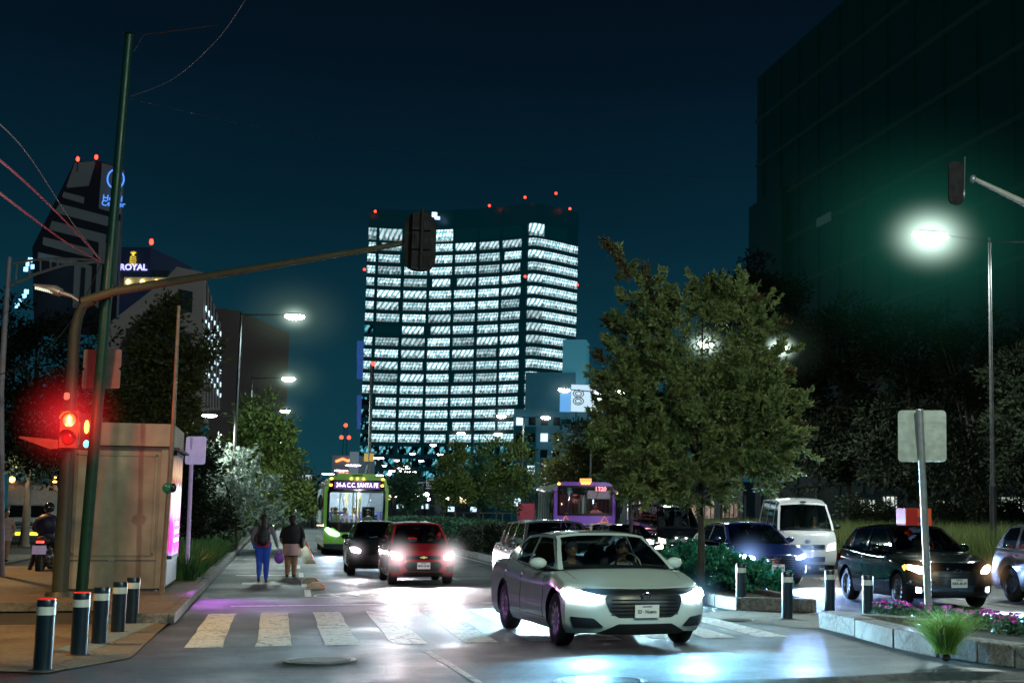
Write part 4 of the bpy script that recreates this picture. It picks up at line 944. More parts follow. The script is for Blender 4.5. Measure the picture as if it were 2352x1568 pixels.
# blue screens low on the left corner
for c,r_ in [(895,14),(940,10),(1010,16),(1170,9),(1240,14),(1300,8)]:
    p=twp(CX(72),416.4+.4298*c,.5)-o0;MB().box(p,(5.2,.2,r_*.35)).build('blue_panel',emis('blue_screen',(.03,.13,.5),.45),t)
q=twp(998,495,1.2)-o0;MB().box(q,(1.6,.2,1.6)).box(q+Vector((.9,-.1,-1)),(1.6,.2,1)).build('roof_sign',emis('sign_blue_white',(.35,.6,1),3),t)
# generic block helper -------------------------------------------------
def block(name,label,x0,x1,ytop,D,depth,m,ybase=1173,cat='building',rz=None,D2=None,par=None):
    sl_=lambda x:x-(.01+3.4e-5*(1626-x))*(1173-ytop)
    a=V(sl_(x0),ybase,D);b=V(sl_(x1),ybase,D2 or D);a.z=b.z=0;zt_=V((x0+x1)/2,ytop,((D2 or D)+D)/2).z
    n=(b-a).normalized();w=(b-a).length;nb=Vector((-n.y,n.x,0))
    t=thing(name,label,cat,tuple((a+b)/2),math.atan2(n.y,n.x))
    MB().box((0,depth/2,zt_/2),(w,depth,zt_)).build('wall',m,t);return t,w,zt_
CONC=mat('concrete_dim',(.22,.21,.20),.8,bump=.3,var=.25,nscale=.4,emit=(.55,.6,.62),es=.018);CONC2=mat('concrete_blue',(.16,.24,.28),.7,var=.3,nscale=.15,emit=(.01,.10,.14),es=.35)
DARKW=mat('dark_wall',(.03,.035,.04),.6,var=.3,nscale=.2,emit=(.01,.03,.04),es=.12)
LITW=emis('window_warm',(1,.75,.35),1.6);LITC=emis('window_cool',(.6,.85,1),1.6)
# stepped blue-lit building right of the tower
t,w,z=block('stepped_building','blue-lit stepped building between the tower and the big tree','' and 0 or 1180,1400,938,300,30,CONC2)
MB().box((-w*.12,5,z+3.9),(w*.52,12,7.8)).build('upper_floor',CONC2,t)
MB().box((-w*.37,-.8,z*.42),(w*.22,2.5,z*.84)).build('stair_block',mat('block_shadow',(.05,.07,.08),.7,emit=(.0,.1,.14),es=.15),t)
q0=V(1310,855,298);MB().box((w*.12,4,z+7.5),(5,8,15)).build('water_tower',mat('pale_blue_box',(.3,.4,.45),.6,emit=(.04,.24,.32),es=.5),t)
for i in range(4): 
    for k in range(6): MB().box((-w*.42+i*2.6,-2.12,4+k*3.4),(1.5,.1,1.7)).build('window',LITC if (i*3+k)%5==0 else mat('window_dark_far',(.02,.03,.04),.2),t)
for i in range(3): MB().box((w*.05+i*3.6,-.06,z-2.6-i*.2),(2.2,.1,1.1)).build('window',OFFK,t)
t2=thing('billboard','bright white billboard on the roof edge beside the big tree','billboard',tuple(V(1352,915,296)),0)
BW=15*.52
q=MB().box((0,0,0),(7.4,.2,5.6));q.build('panel',mat('billboard_white',(.8,.8,.8),.5,emit=(.62,.85,1),es=.95),t2)
MB().box((-4.9,.1,-.4),(2.2,.2,5.0)).build('side_panel',mat('billboard_blue',(.2,.4,.6),.5,emit=(.15,.45,.9),es=.9,var=.6,nscale=2),t2)
for k in range(2):
    q=MB()
    for rr_ in(.55,.95): q.tube([(-2.2+math.cos(a)*rr_*1.15,-.14,.95-k*1.55+math.sin(a)*rr_*.8) for a in linsp(0,2*PI,25)],.10,5)
    q.build('ring_emblem',mat('emblem_ink',(.02,.06,.10),.5),t2)
MB().box((2.4,-.2,.9),(2.1,.15,1.9)).build('lit_logo',emis('logo_white',(.9,1,1),4),t2)
for i in range(3): MB().tube([(-2.5+i*2.5,.5,-2.6),(-2.5+i*2.5,.7,-8)],.12,6).build('support_post',DKB,t2)
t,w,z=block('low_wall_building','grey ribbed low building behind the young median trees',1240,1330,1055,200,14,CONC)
for i in range(7): MB().box((-w/2+.5+i*w/7,-.12,z/2),(.25,.24,z)).build('rib',CONC,t)
# far street end: small orange-signed building
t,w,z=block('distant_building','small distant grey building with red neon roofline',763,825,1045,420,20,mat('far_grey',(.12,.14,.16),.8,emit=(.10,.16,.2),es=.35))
MB().tube([(-w*.35,-.3,z-1.8),(-w*.1,-.3,z-1),(w*.1,-.3,z-1.6),(w*.22,-.3,z-1.2)],.35,6).build('neon_line',emis('neon_orange',(1,.18,.05),4),t)
MB().box((-w*.05,-.2,z-6),(3,.2,2)).build('lit_window',emis('neon_soft',(1,.3,.1),1.6),t)
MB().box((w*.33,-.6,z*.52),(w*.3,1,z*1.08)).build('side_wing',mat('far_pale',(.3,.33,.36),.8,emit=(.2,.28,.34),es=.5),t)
t=thing('antenna_mast','thin distant antenna mast with two red lights','mast',tuple(G(786,1180,0)) if False else tuple(V(786,1173,430).xy)+(0,))
zm=V(786,975,430).z
for a in(-1,1): MB().tube([(a*1.0,0,0),(a*.4,0,zm)],.12,5).build('leg',DKB,t)
for yy_,xx in[(975,0),(1003,-1.1),(1003,1.1)]: MB().ell((xx,0,V(786,yy_,430).z),(.6,.6,.6),8).build('warning_light',emis('aviation_red',(1,.04,.02),6),t,60)
# low dark city line behind the trees
for i,(x0,x1,yt,D) in enumerate([(470,560,1090,330),(560,700,1120,300),(880,1000,1108,330),(1000,1110,1120,340),(1400,1500,1090,260),(1500,1740,1105,240)]):
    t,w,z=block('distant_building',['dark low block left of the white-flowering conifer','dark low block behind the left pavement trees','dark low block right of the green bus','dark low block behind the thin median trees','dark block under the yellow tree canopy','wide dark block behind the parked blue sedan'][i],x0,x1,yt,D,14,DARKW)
    for k in range(4): MB().box((-w*.4+k*w*.24,-.08,z*.6-(k%2)*2),(1.6,.1,1.1)).build('window',LITC if k%2 else LITW,t)
# ---- dark slab on the right
t=thing('glass_office_block','huge dark glass office block on the right edge','building',(41,60,0))
zr_=V(1740,180,1);pz=ray(1740,180);ztop=H+pz.z*(41/pz.x);yend=pz.y*(41/pz.x)
GBL=mat('dark_glass_facade',(.004,.009,.010),.4,var=.4,nscale=.12,emit=(0,.016,.013),es=.16)
MB().box((20,(yend-60-30)/2+0,ztop/2),(40,yend-60+30,ztop)).build('facade',GBL,t)
MB().box((-.25,yend-60-4,ztop*.42),(.7,9,ztop*.58)).build('corner_bay',GBL,t)
FL=mat('facade_strip',(.008,.014,.014),.5,emit=(.01,.05,.045),es=.09,var=.8,nscale=.3)
nfl=10
for i in range(1,nfl):
    z=ztop*i/nfl;MB().box((-.1,(yend-90)/2,z),(.2,yend-30,.22)).build('floor_strip',FL,t)
for i in range(24): MB().box((-.06,yend-60-2-i*4.6,ztop/2),(.1,.07,ztop-.6)).build('mullion',GBL,t)
for (x,y,l) in [(1760,585,6),(1900,505,3)]:
    r_=ray(x,y);k=41/r_.x;MB().box((-.3,r_.y*k-60,H+r_.z*k),(.1,l,.7)).build('lit_reflection',mat('dim_reflection',(.1,.15,.15),.3,emit=(.2,.4,.4),es=.04),t)
# ---- striped hotel tower on the left
t=thing('hotel_tower','dark tower with pale diagonal stripe bands and blue hotel sign','tower',tuple(V(180,1173,170).xy)+(0,))
o1=t.location.copy()
def P2(x,y,D): return V(x,y,D)-o1
STR=mat('stripe_concrete',(.2,.21,.21),.75,var=.2,nscale=.3,emit=(.35,.45,.45),es=.05);BD=mat('hotel_dark',(.01,.012,.016),.5,emit=(.01,.012,.02),es=.15)
def slab(nm,pts,m,D=170,th=1.,off=0):
    q=MB();fr_=[P2(x,y,D-off) for x,y in pts];bk=[p+Vector((0,th,0)) for p in fr_];n=len(pts)
    tr=tessellate_polygon([[Vector((x,-y,0)) for x,y in pts]]);q.add(fr_+bk,[tuple(a) for a in tr]+[tuple(i+n for i in a)[::-1] for a in tr]+[(i,(i+1)%n,(i+1)%n+n,i+n) for i in range(n)]);return q.build(nm,m,t)
K=lambda pts:[(x*.3907,294+y*.3907) for x,y in pts]   # survey crop coordinates
slab('tower_body',K([(440,195),(600,195),(720,240),(680,1200),(200,1200),(190,700),(330,420)]),BD,172,2.5)
for pts in [[(375,375),(490,405),(485,435),(365,400)],[(350,445),(635,520),(635,570),(322,490)],[(305,545),(620,625),(612,672),(600,670),(290,590)],[(580,660),(620,672),(610,790),(578,790)],
   [(255,640),(545,712),(540,755),(500,748),(250,680)],[(225,730),(440,775),(500,800),(500,815),(222,765)],[(437,800),(470,812),(455,1050),(427,1050)],[(505,800),(535,810),(525,990),(495,990)],[(570,790),(595,800),(572,1050),(557,1050)],
   [(660,540),(703,545),(680,920),(645,922)],[(440,205),(555,195),(515,330),(390,342)],[(600,205),(727,245),(708,500),(580,465)]]:
    slab('stripe_band',K(pts),STR,170,1.0)
B_=emis('hotel_blue',(.08,.28,1.),1.4)
c=P2(*K([(672,300)])[0],168);q=MB();q.tube([c+Vector((.15+math.cos(a)*.9,0,math.sin(a)*1.15)) for a in linsp(0,2*PI,25)],.09,6);q.tube([c+Vector((.25+math.cos(a)*.4,0,math.sin(a)*.6)) for a in linsp(0,2*PI,15)],.07,5);q.build('sign_emblem',B_,t)
for s_,x,y,sz in [('Hotel',650,415,.95),('Center',654,447,.9)]:
    text(s_,sz,'sign_lettering',B_,t,P2(*K([(x+12,y)])[0],168),facing((.1,-1,0)),.05,bold=.01)
for x,y in [(457,183),(566,172)]:
    p=P2(*K([(x,y)])[0],170);MB().tube([p,p-Vector((0,0,1.5))],.06,5).build('mast',BD,t);MB().ell(p,(.2,.2,.32),8).build('warning_light',emis('aviation_red',(1,.04,.02),6),t,60)
for x,y in [(178,775),(165,800),(188,815),(155,962),(142,990),(120,1018),(100,1045),(152,830)]:
    p=P2(*K([(x,y)])[0],167);MB().box(p,(.45,.2,.5)).build('lit_window',emis('tiny_blue_light',(.25,.65,1),3),t)
# ---- building with the pineapple sign
t,w,z=block('rooftop_bar_building','dark building with yellow pineapple sign and lit terrace',268,345,554,250,20,mat('navy_wall',(.01,.012,.03),.6,emit=(.01,.02,.06),es=.25))
t['label']='dark building with a yellow neon pineapple above blue-white letters'
text('ROYAL',1.55,'sign_lettering',emis('royal_white',(.42,.42,1.),2.2),t,(.1,-.2,V(305,603,250).z),facing((0,-1,0)),.05,bold=.04)
zp=V(305,582,250).z;q=MB()
for i in range(5): q.tube([(math.sin(a)*(.62-.06*abs(i-2)),-.3,zp-1.0+i*.34+.14*math.cos(a*2)) for a in linsp(0,2*PI,15)],.05,4)
for a in(-.9,-.45,0,.45,.9): q.tube([(0,-.3,zp+.6),(math.sin(a)*.4,-.3,zp+.9+math.cos(a)*.15),(math.sin(a)*.65,-.3,zp+.9+math.cos(a)*.4)],.05,4)
q.build('pineapple_sign',emis('neon_yellow',(1,.72,.03),1.6),t)
MB().box((w*.45,.5,V(310,640,250).z),(w*1.25,3,1.8)).build('terrace',mat('terrace_lit',(.4,.4,.3),.6,emit=(.7,.75,.45),es=.12,var=.6,nscale=.5),t)
MB().box((w*.75,5,V(340,620,250).z-2),(w*.55,8,6)).build('side_block',DARKW,t)
for i in range(4): MB().ell((-w*.45+i*w*.42,-1.4,V(310,640,250).z),(.4,.3,.5),8).build('terrace_lamp',emis('terrace_amber',(1,.65,.2),6),t)
MB().ell((w*.5,0,z+1),(.4,.4,.6),8).build('warning_light',emis('aviation_red',(1,.04,.02),6),t)
# ---- angular grey building with finned side
t=thing('angular_building','grey angular building with sloping roofline and stepped fins','building',tuple(V(370,1173,110).xy)+(0,));o1=t.location.copy()
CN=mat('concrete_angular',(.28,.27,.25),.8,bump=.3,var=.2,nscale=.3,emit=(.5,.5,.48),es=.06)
slab('wall',K([(1040,815),(1200,850),(1190,1400),(1190,1700),(1020,1700),(1040,960)]),CN,110,10)
slab('sloping_wall',K([(1040,815),(960,900),(635,1150),(635,1330),(700,1230),(725,1160),(890,1010),(890,1040),(1040,920)]),CN,112,3,.0)
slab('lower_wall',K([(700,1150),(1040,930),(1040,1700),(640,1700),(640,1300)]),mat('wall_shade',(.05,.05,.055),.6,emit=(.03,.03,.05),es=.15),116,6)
slab('dark_window',K([(1048,945),(1132,962),(1128,1085),(1046,1070)]),DARKW,109.6,.3)
slab('lower_window',K([(1060,1205),(1120,1210),(1118,1330),(1058,1325)]),DARKW,109.6,.3)
for i in range(6):
    x=1200+i*17;slab('fin',K([(x,870+i*52),(x+9,880+i*52),(x+5,1650),(x-5,1650)]),CN,111+i*3,2)
    slab('fin_recess',K([(x+9,905+i*52),(x+17,915+i*52),(x+13,1640),(x+5,1640)]),DARKW,112+i*3,1)
    for k in range(6):
        yy_=1040+i*30+k*72+rr.randrange(20)
        if yy_<1560: slab('lit_window',K([(x+8,yy_),(x+15,yy_+2),(x+14,yy_+rr.choice([22,40,30])),(x+7,yy_+24)]),LITC,110.5+i*3,.2)
for x in range(5): slab('window_mullion',K([(740+x*35,1180-x*20),(748+x*35,1175-x*20),(748+x*35,1320),(740+x*35,1320)]),DARKW,113.5,.3)
for (a,b,yt,D) in [(492,520,700,150),(518,547,705,160)]:
    t,w,z=block('slab_building','plain dark slab building, the nearer narrow one behind the fins' if a<500 else 'plain dark slab building, the farther one beside the lamp pole',a,b,yt,D,20,mat('brown_wall',(.06,.05,.045),.8,emit=(.10,.09,.09),es=.12,var=.3))
# ---------------------------------------------------------------- street furniture
def Dg(x,y,z=0): return (z-H)/ray(x,y).z
STEEL=mat('galvanised_steel',(.32,.33,.34),.45,metal=.6);PGREEN=mat('pole_green',(.004,.045,.026),.4);POLIVE=mat('pole_olive',(.028,.034,.022),.5);PDARK=mat('pole_dark',(.05,.05,.055),.45,metal=.4)
BOLB=mat('bollard_blue',(.008,.022,.036),.36,metal=.3,coat=.4);BOLW=mat('bollard_band',(.62,.62,.60),.35)
LAMPW=emis('street_lamp_lit',(1,.97,.86),60);LAMPP=emis('street_lamp_far',(1,.86,.98),22);LAMPG=emis('street_lamp_near',(.9,1,.95),90)
# bollards
bl=[(97,1538,1378,'nearest left bollard with a red light on its rim',1),(180,1503,1363,'second left bollard with red top rim before the green pole',1),(227,1478,1350,'third left bollard, in front of the kiosk base',0),(270,1452,1337,'fourth left bollard, nearer of the last two by the kiosk',0),(301,1432,1327,'farthest left bollard, beside the kiosk corner kerb',0)]
br=[(1701,1397,1295,'tall right bollard in front of the clipped bush kerb',0),(1808,1420,1315,'right bollard at the end of the median kerb',0),(1906,1406,1310,'right bollard under the tail of the black hatchback',0),(1993,1421,1322,'right bollard before the front wheel of the black hatchback',0)]
for (x,yb_,yt_,lab,red) in bl+br:
    p=G(x,yb_,.01);h=V(x+(yb_-yt_)*.03,yt_,Dg(x,yb_,.01)).z;t=thing('bollard',lab,'bollard',p,random.uniform(-.05,.05),'steel bollards on the left pavement' if x<400 else 'steel bollards at the median gap')
    r=.096
    MB().lathe([(r,0),(r,h-.17)],n=28).lathe([(r,h-.08),(r,h-.008),(r*.95,h),(0,h)],n=28).build('post',BOLB,t,40)
    MB().lathe([(r+.003,h-.17),(r+.003,h-.08)],n=28).build('reflective_band',BOLW,t,40)
    MB().lathe([(r*1.5,0),(r*1.4,.012),(r,.014)],n=28).build('base_ring',PDARK,t,40)
    if red: MB().lathe([(r*.99,h-.012),(r*.97,h+.006),(r*.6,h+.01)],n=28).build('cap',mat('cap_red',(.5,.02,.02),.3,emit=(1,.03,.02),es=.5),t,40)
# tactile strip along the left bollards
q=MB()
for i in range(46):
    a=G(130,1500,.0);b=G(320,1425,.0);p=a.lerp(b,i/45);q.box((p.x+.16,p.y+.1,.018),(.42,.03,.012))
tag(q.build('tactile_strip',mat('tactile_grey',(.3,.3,.28),.7)),'ribbed pale strip behind the left bollards',kind='structure')
# lamps ----------------------------------------------------------------
def lamp(label,base,h,arms,group,emat,low=None,pole=PDARK,r=.085,head=(.78,.32),hz=None):
    t=thing('street_lamp',label,'street lamp',base,0,group)
    MB().tube([(0,0,0),(0,0,.4),(0,0,2.6)],[r*1.3,r*1.25,r*1.2],12).tube([(0,0,2.6),(0,0,2.7),(0,0,h)],[r*1.2,r*.85,r*.55],12).build('pole',pole,t,50)
    for (ax,dz) in arms:
        s=1 if ax>0 else -1
        MB().tube([(0,0,h-.12),(s*.3,0,h-.1),(ax-s*.3,0,h-.02+dz)],[.04,.035,.03],8).build('arm',pole,t,50)
        hd=MB().ell((ax,0,h+dz+.02),(head[0]/2,head[1]/2,.07),16).build('lamp_head',PDARK,t,60)
        MB().ell((ax,0,h+dz-.08),(head[0]*.52,head[1]*.46,.14),16).build('lens',emat,hd,60)
        if hz and not(len(hz)>4 and ax>0):
            halo(t,(ax,0,h+dz-.08),hz[0],hz[1],hz[2],(1.2,1,.85));halo(t,(ax,0,h+dz-.1),hz[0]*(.36 if len(hz)>4 else .42),(.75,1,.86),hz[3],(1.15,1,.85),5.)
    if low:
        ax,z=low;s=1 if ax>0 else -1;MB().tube([(0,0,z),(ax-s*.2,0,z+.03)],[.035,.028],8).build('arm',pole,t,50)
        hd=MB().ell((ax,0,z+.04),(.34,.15,.06),16).build('lamp_head',PDARK,t,60);MB().ell((ax,0,z-.01),(.3,.13,.08),16).build('lens',emat,hd,60)
    return t
D1=Dg(527,1262,.15);b1=G(527,1262,.15);h1=V(674,717,D1).z
xs0=b1.x
for i in range(11):
    y=b1.y+30*i;lamp(['tall lamp nearest on the left kerb with a second low lamp','second tall lamp on the left kerb, above the plane tree','third tall lamp on the left kerb'][i] if i<3 else 'distant lamp in the left row over the avenue',(xs0-.05*i,y,.15),h1,[(2.15,0)],'lamps of the left kerb row',LAMPW if i<5 else LAMPP,low=(-1.05,V(537,961,D1).z) if i==0 else None,hz=(2.8,(.40,.62,.42),.10,2.6) if i<2 else ((2.2,(.45,.62,.6),.10,2.8) if i<5 else None))
# right row, double heads
DR=42.;pR=V(2281,1173,DR)
YR=[pR.y+28.5*i for i in range(9)]
for i,y in enumerate(YR):
    x=pR.x+(1.5 if i==1 else 0);lamp(['nearest double lamp on the right with a blinding white head','double lamp half hidden in the big tree crown','third double lamp on the right, seen through the leaves','double lamp before the stepped blue building'][i] if i<4 else 'distant double lamp in the right row',(x,y,.1),V(2130,537,42).z,[(-1.95,0),(1.95,0)],'double lamps of the right row',LAMPG if i==0 else (LAMPW if i<5 else LAMPP),head=(1.15,.5) if i==0 else (.78,.32),pole=PDARK,hz=(5.6,(.04,.44,.28),.055,3.6,1) if i==0 else ((3.0,(.35,.6,.4),.03,11.) if i==1 else ((1.8,(.45,.62,.6),.12,2.8) if i<5 else None)))
for (x,y) in [(750,1087),(780,1079),(807,1067),(864,1050),(905,1080),(924,1074),(864,1090),(940,1082)]:
    D=27280/(1173-y);p=V(x,1173,D);lamp('distant pinkish lamp above the end of the avenue',(p.x-1.5,p.y,0),V(x,y,D).z,[(1.5,0)],'far lamps at the end of the avenue',LAMPP,head=(2.6,1.2) if D>240 else (1.7,.8))
for (x,y) in [(905,1140),(932,1139),(956,1136),(978,1135),(983,1146),(1028,1144),(1056,1142),(1096,1141),(891,1088),(1215,1087),(1111,1090)]:
    D=2.6*F/(1174-y) if y>1120 else 300;p=V(x,1173,D);t=thing('globe_lamp','small low globe lamp on the far promenade','lamp',(p.x,p.y,0),0,'low globe lamps along the far median')
    z=V(x,y,D).z;MB().tube([(0,0,0),(0,0,z)],.06,6).build('post',PDARK,t,40);MB().ell((0,0,z),(.42,.42,.28),12).build('globe',LAMPP,t,60)
# leaning green traffic pole with sign backs
D=Dg(187,1362,.15);t=thing('traffic_pole','tall leaning green pole in front of the kiosk','pole',G(187,1364,.15));o1=t.location.copy()
top=V(297,80,D)-o1;MB().tube([(0,0,0),top*.45,top],[.11,.10,.075],16).build('pole',PGREEN,t,50);MB().tube([top,top+Vector((0,0,.05))],[.12,.05],12).build('cap',PGREEN,t,50)
MB().tube([top*.97+Vector((.1,0,0)),V(330,80,D)-o1,V(500,58,D)-o1],[.012,.012,.01],5).build('guy_wire',PDARK,t)
SB=mat('sign_back_grey',(.22,.17,.16),.6,metal=.3)
def signback(name,label,x0,x1,y0,y1,D,off,m,post=None,notch=False,cat='sign',br=False):
    a=V(x0,y1,D+off);b=V(x1,y0,D+off);w=(Vector((b.x,b.y,0))-Vector((a.x,a.y,0))).length;h=b.z-a.z
    t=thing(name,label,cat,(a+b)/2,math.atan2(b.y-a.y,b.x-a.x));pts=rpoly([(-w/2,-h/2),(w/2,-h/2),(w/2,h/2),(-w/2,h/2)],.07,4)
    if notch: pts=rpoly([(-w/2,-h/2),(w/2,-h/2),(w/2,-.03),(w/2-.05,0),(w/2,.03),(w/2,h/2),(-w/2,h/2),(-w/2,.03),(-w/2+.05,0),(-w/2,-.03)],.04,3)
    q=MB().prism(pts,-.012,.012);q.v=[(x,z,y) for x,y,z in q.v];q.build('panel',m,t)
    for k in((-.28,.28) if br else ()): MB().box((0,-.03,h*k),(w*.9,.03,.04)).build('bracket',STEEL,t)
    return t,w,h
signback('blank_sign','pair of stacked grey sign backs on the leaning green pole',188,280,802,892,D,.12,SB,notch=True)
# olive pole with mast arm and signal seen from behind
D2=Dg(137,1365,.15);t=thing('traffic_signal','olive mast pole with long arm and dark signal seen from behind','traffic signal',G(137,1368,.15));o1=t.location.copy();L=lambda x,y,dd=0:V(x,y,D2+dd)-o1
MB().tube([(0,0,0),(0,0,.08)],[.27,.24],14).tube([(0,0,0),L(160,960),L(172,760),L(181,722),L(190,702),L(215,690)],[.145,.12,.10,.09,.085,.08],16).build('pole',POLIVE,t,50)
MB().tube([L(190,692),L(265,668),L(500,630),L(850,572),L(985,548)],[.085,.085,.07,.055,.045],12).build('mast_arm',mat('arm_ochre',(.08,.07,.04),.6),t,50)
c=L(966,555,-.15);S_=D2/F;w_=36*S_;h_=67*S_
q=MB().prism(rpoly([(-w_,-h_),(w_,-h_),(w_,h_),(-w_,h_)],w_*.98,8),-.02,.02);q.v=[(c.x+x,c.y+z+.1,c.z+y) for x,y,z in q.v];q.build('backplate',mat('backplate_dark',(.006,.004,.005),.8),t)
q=MB()
for k in(-1,0,1): q.box(c+Vector((0,-.05,k*.36)),(.34,.2,.33))
q.build('signal_housing',mat('housing_dark',(.007,.004,.005),.8),t);MB().tube([c+Vector((0,-.2,-.6)),c+Vector((0,-.2,.6))],.03,8).build('mount_bracket',mat('bracket_dark',(.012,.009,.009),.7),t)
# ladder arm and thin far-left pole
t=thing('gantry_pole','thin pale pole with curved ladder arm at the left edge','pole',tuple(V(14,1173,34).xy)+(0,));o1=t.location.copy();L=lambda x,y,dd=0:V(x,y,34)-o1
MB().tube([(0,0,0),L(2,900),L(12,730),L(22,590)],[.08,.07,.06,.05],10).build('pole',mat('pole_mauve',(.3,.27,.32),.5),t,50)
up=[L(30,604),L(85,596),L(150,594),L(235,598)];lo=[L(24,655),L(85,628),L(150,608),L(235,600)]
MB().tube(up,.03,6).tube(lo,.035,6).build('ladder_arm',STEEL,t,40)
for k in(.12,.25,.38,.5,.62,.74): 
    u_=smooth_curve(up,8);l_=smooth_curve(lo,8);i=int(k*24);MB().tube([u_[i],l_[i]],.02,6).build('rung',STEEL,t)
# unlit led lamp on the arm
t=thing('unlit_lamp','unlit silver lamp head hanging from the mast pole','lamp',V(120,665,D2));o1=t.location.copy();L=lambda x,y:V(x,y,D2)-o1
MB().tube([L(78,654),L(125,666),L(140,672)],[.02,.10,.08],10).build('head',STEEL,t,50);MB().tube([L(140,672),L(165,680),L(180,690)],[.05,.035,.03],8).build('arm',STEEL,t,50)
q=MB()
for i in range(9): q.box(L(84+i*4.6,656.5+i*1.15)+Vector((0,-.07,-.05)),(.03,.02,.05))
q.build('lens',mat('led_dim',(.5,.55,.5),.3,emit=(.5,.8,.7),es=.5),t)
# pedestrian signal
t=thing('pedestrian_signal','red-lit signal box with glowing red lamp on the olive pole','traffic signal',V(158,985,D2-.35));o1=t.location.copy();L=lambda x,y:V(x,y,D2-.35)-o1
HR=mat('housing_red_lit',(.22,.04,.02),.5,emit=(1,.03,.01),es=.05)
c=Vector((0,0,0));sc=D2/F
MB().box(c+Vector((0,.12,.0)),(38*sc,.22,84*sc)).build('housing',HR,t)
for k,m_ in((1,emis('signal_red',(1,.03,.005),5)),(-1,mat('signal_lens_off',(.25,.02,.02),.2,emit=(1,.03,.02),es=.12))):
    z=k*20*sc;MB().ell((0,0,z),(14*sc,.03,16*sc),20).build('lens',m_,t,60)
    q=MB();q.grid(lambda a,y:(math.cos(a)*17*sc,-y,z+math.sin(a)*18*sc),linsp(.1,PI-.1,14),[-.02,.28]);q.build('visor',HR,t,40)
q=MB().ell((0,-.05,26*sc),(.03,.02,.04),10).tube([(0,-.05,22*sc),(0,-.05,12*sc)],[.035,.022],8).tube([(0,-.05,13*sc),(-.05,-.05,8*sc)],.015,6).tube([(0,-.05,13*sc),(.05,-.05,8*sc)],.015,6);q.build('walking_figure',emis('signal_yellow_hot',(1,.62,.08),9),t);halo(t,(0,-.05,20*sc),1.15,(1,.02,.03),1.5)
q=MB().prism([(L(48,1006).x,L(48,1006).z),(L(52,1003).x,L(52,1003).z),(L(135,1010).x,L(135,1010).z),(L(135,1030).x,L(135,1030).z),(L(118,1032).x,L(118,1032).z)],-.02,.02);q.v=[(x,z,y) for x,y,z in q.v];q.build('side_visor',HR,t)
# small second signal, mostly hidden behind the green pole
t=thing('vehicle_signal','small signal with orange and cyan glow behind the green pole','traffic signal',V(196,990,D2+.4));o1=t.location.copy();L=lambda x,y:V(x,y,D2+.4)-o1
MB().box((0,.12,0),(22*sc,.2,86*sc)).build('housing',mat('housing_dark2',(.08,.02,.015),.5,emit=(1,.05,.02),es=.03),t)
MB().ell(L(199,980),(.045,.03,.13),12).build('lens',emis('signal_amber',(1,.25,.03),9),t,60);MB().ell(L(198,1019),(.055,.03,.075),12).build('lens',emis('signal_cyan',(.05,.8,.75),3),t,60)
for x,y,l in [(154,910,'small pinkish plate above the red signal')]: 
    tt,_,_=signback('small_plate',l,x-7,x+6,y-9,y+8,D2-.2,0,mat('plate_pink',(.6,.35,.3),.5,emit=(1,.4,.3),es=.15),cat='sign')
# kiosk --------------------------------------------------------------------
kx0,ky0=-4.05,30.35;kx1,ky1=-2.13,30.6;ang=.0
t=thing('kiosk','tan metal street kiosk with lit pink poster on its road side','kiosk',(kx1,ky1,.15),ang);kw=math.hypot(kx1-kx0,ky1-ky0);kh=V(395,975,(Vector((kx1,ky1,0))-Vector((0,0,0))).dot(Vector((-math.sin(YAW),math.cos(YAW),0)))).z-.15;kd=3.3
KM=mat('kiosk_metal',(.36,.29,.20),.45,metal=.3,bump=.2,bscale=6,var=.30,nscale=1.6);KD=mat('kiosk_seam',(.08,.07,.06),.6)
MB().box((-kw/2,kd/2,kh*.42+.05),(kw-.02,kd,kh*.84)).build('wall',KM,t)
zz=kh*.84+.05;MB().box((-kw/2+.0,kd/2-.03,(zz+kh)/2+.02),(kw+.10,kd+.14,kh-zz-.03)).build('roof_fascia',KM,t)
MB().box((-kw/2,-.02,zz+.0),(kw,.03,.05)).build('fascia_shadow_gap',KD,t)
MB().box((-kw/2,kd/2,.0),(kw-.12,kd-.1,.12)).build('plinth',KD,t)
for s,(cx,w_,z0,z1) in enumerate([(-.09,.12,.06,zz-.03),(-kw+.09,.12,.06,zz-.03)]): MB().box((cx,-.015,(z0+z1)/2),(w_,.05,z1-z0)).build('corner_post',KM,t)
z0,z1=.72,zz-.14
for (cx,cz,w_,h_) in [(-kw/2,z0,kw-.42,.05),(-kw/2,z1,kw-.42,.05),(-.21-.02,(z0+z1)/2,.05,z1-z0),(-kw+.23,(z0+z1)/2,.05,z1-z0)]: MB().box((cx,-.012,cz),(w_,.035,h_)).build('panel_frame',KM,t)
MB().box((-kw/2,-.003,.60),(kw-.28,.012,.02)).build('panel_seam',KD,t);MB().box((-kw/2,-.003,z1+.09),(kw-.28,.012,.02)).build('panel_seam',KD,t)
MB().box((-kw+.50,-.01,.42),(.20,.012,.26)).box((-kw+.5,-.018,.46),(.12,.006,.09),1).build('notice',[mat('notice_pale',(.55,.45,.4),.6),INK],t)
MB().box((-kw*.5,-.01,.62),(.12,.012,.05)).build('latch',STEEL,t)
MB().lathe([(.035,-.12),(.035,.03)],(-.12,.06,0),n=12).build('foot',STEEL,t)
MB().box((-.02,.25,.9),(.06,.42,1.75)) if False else None
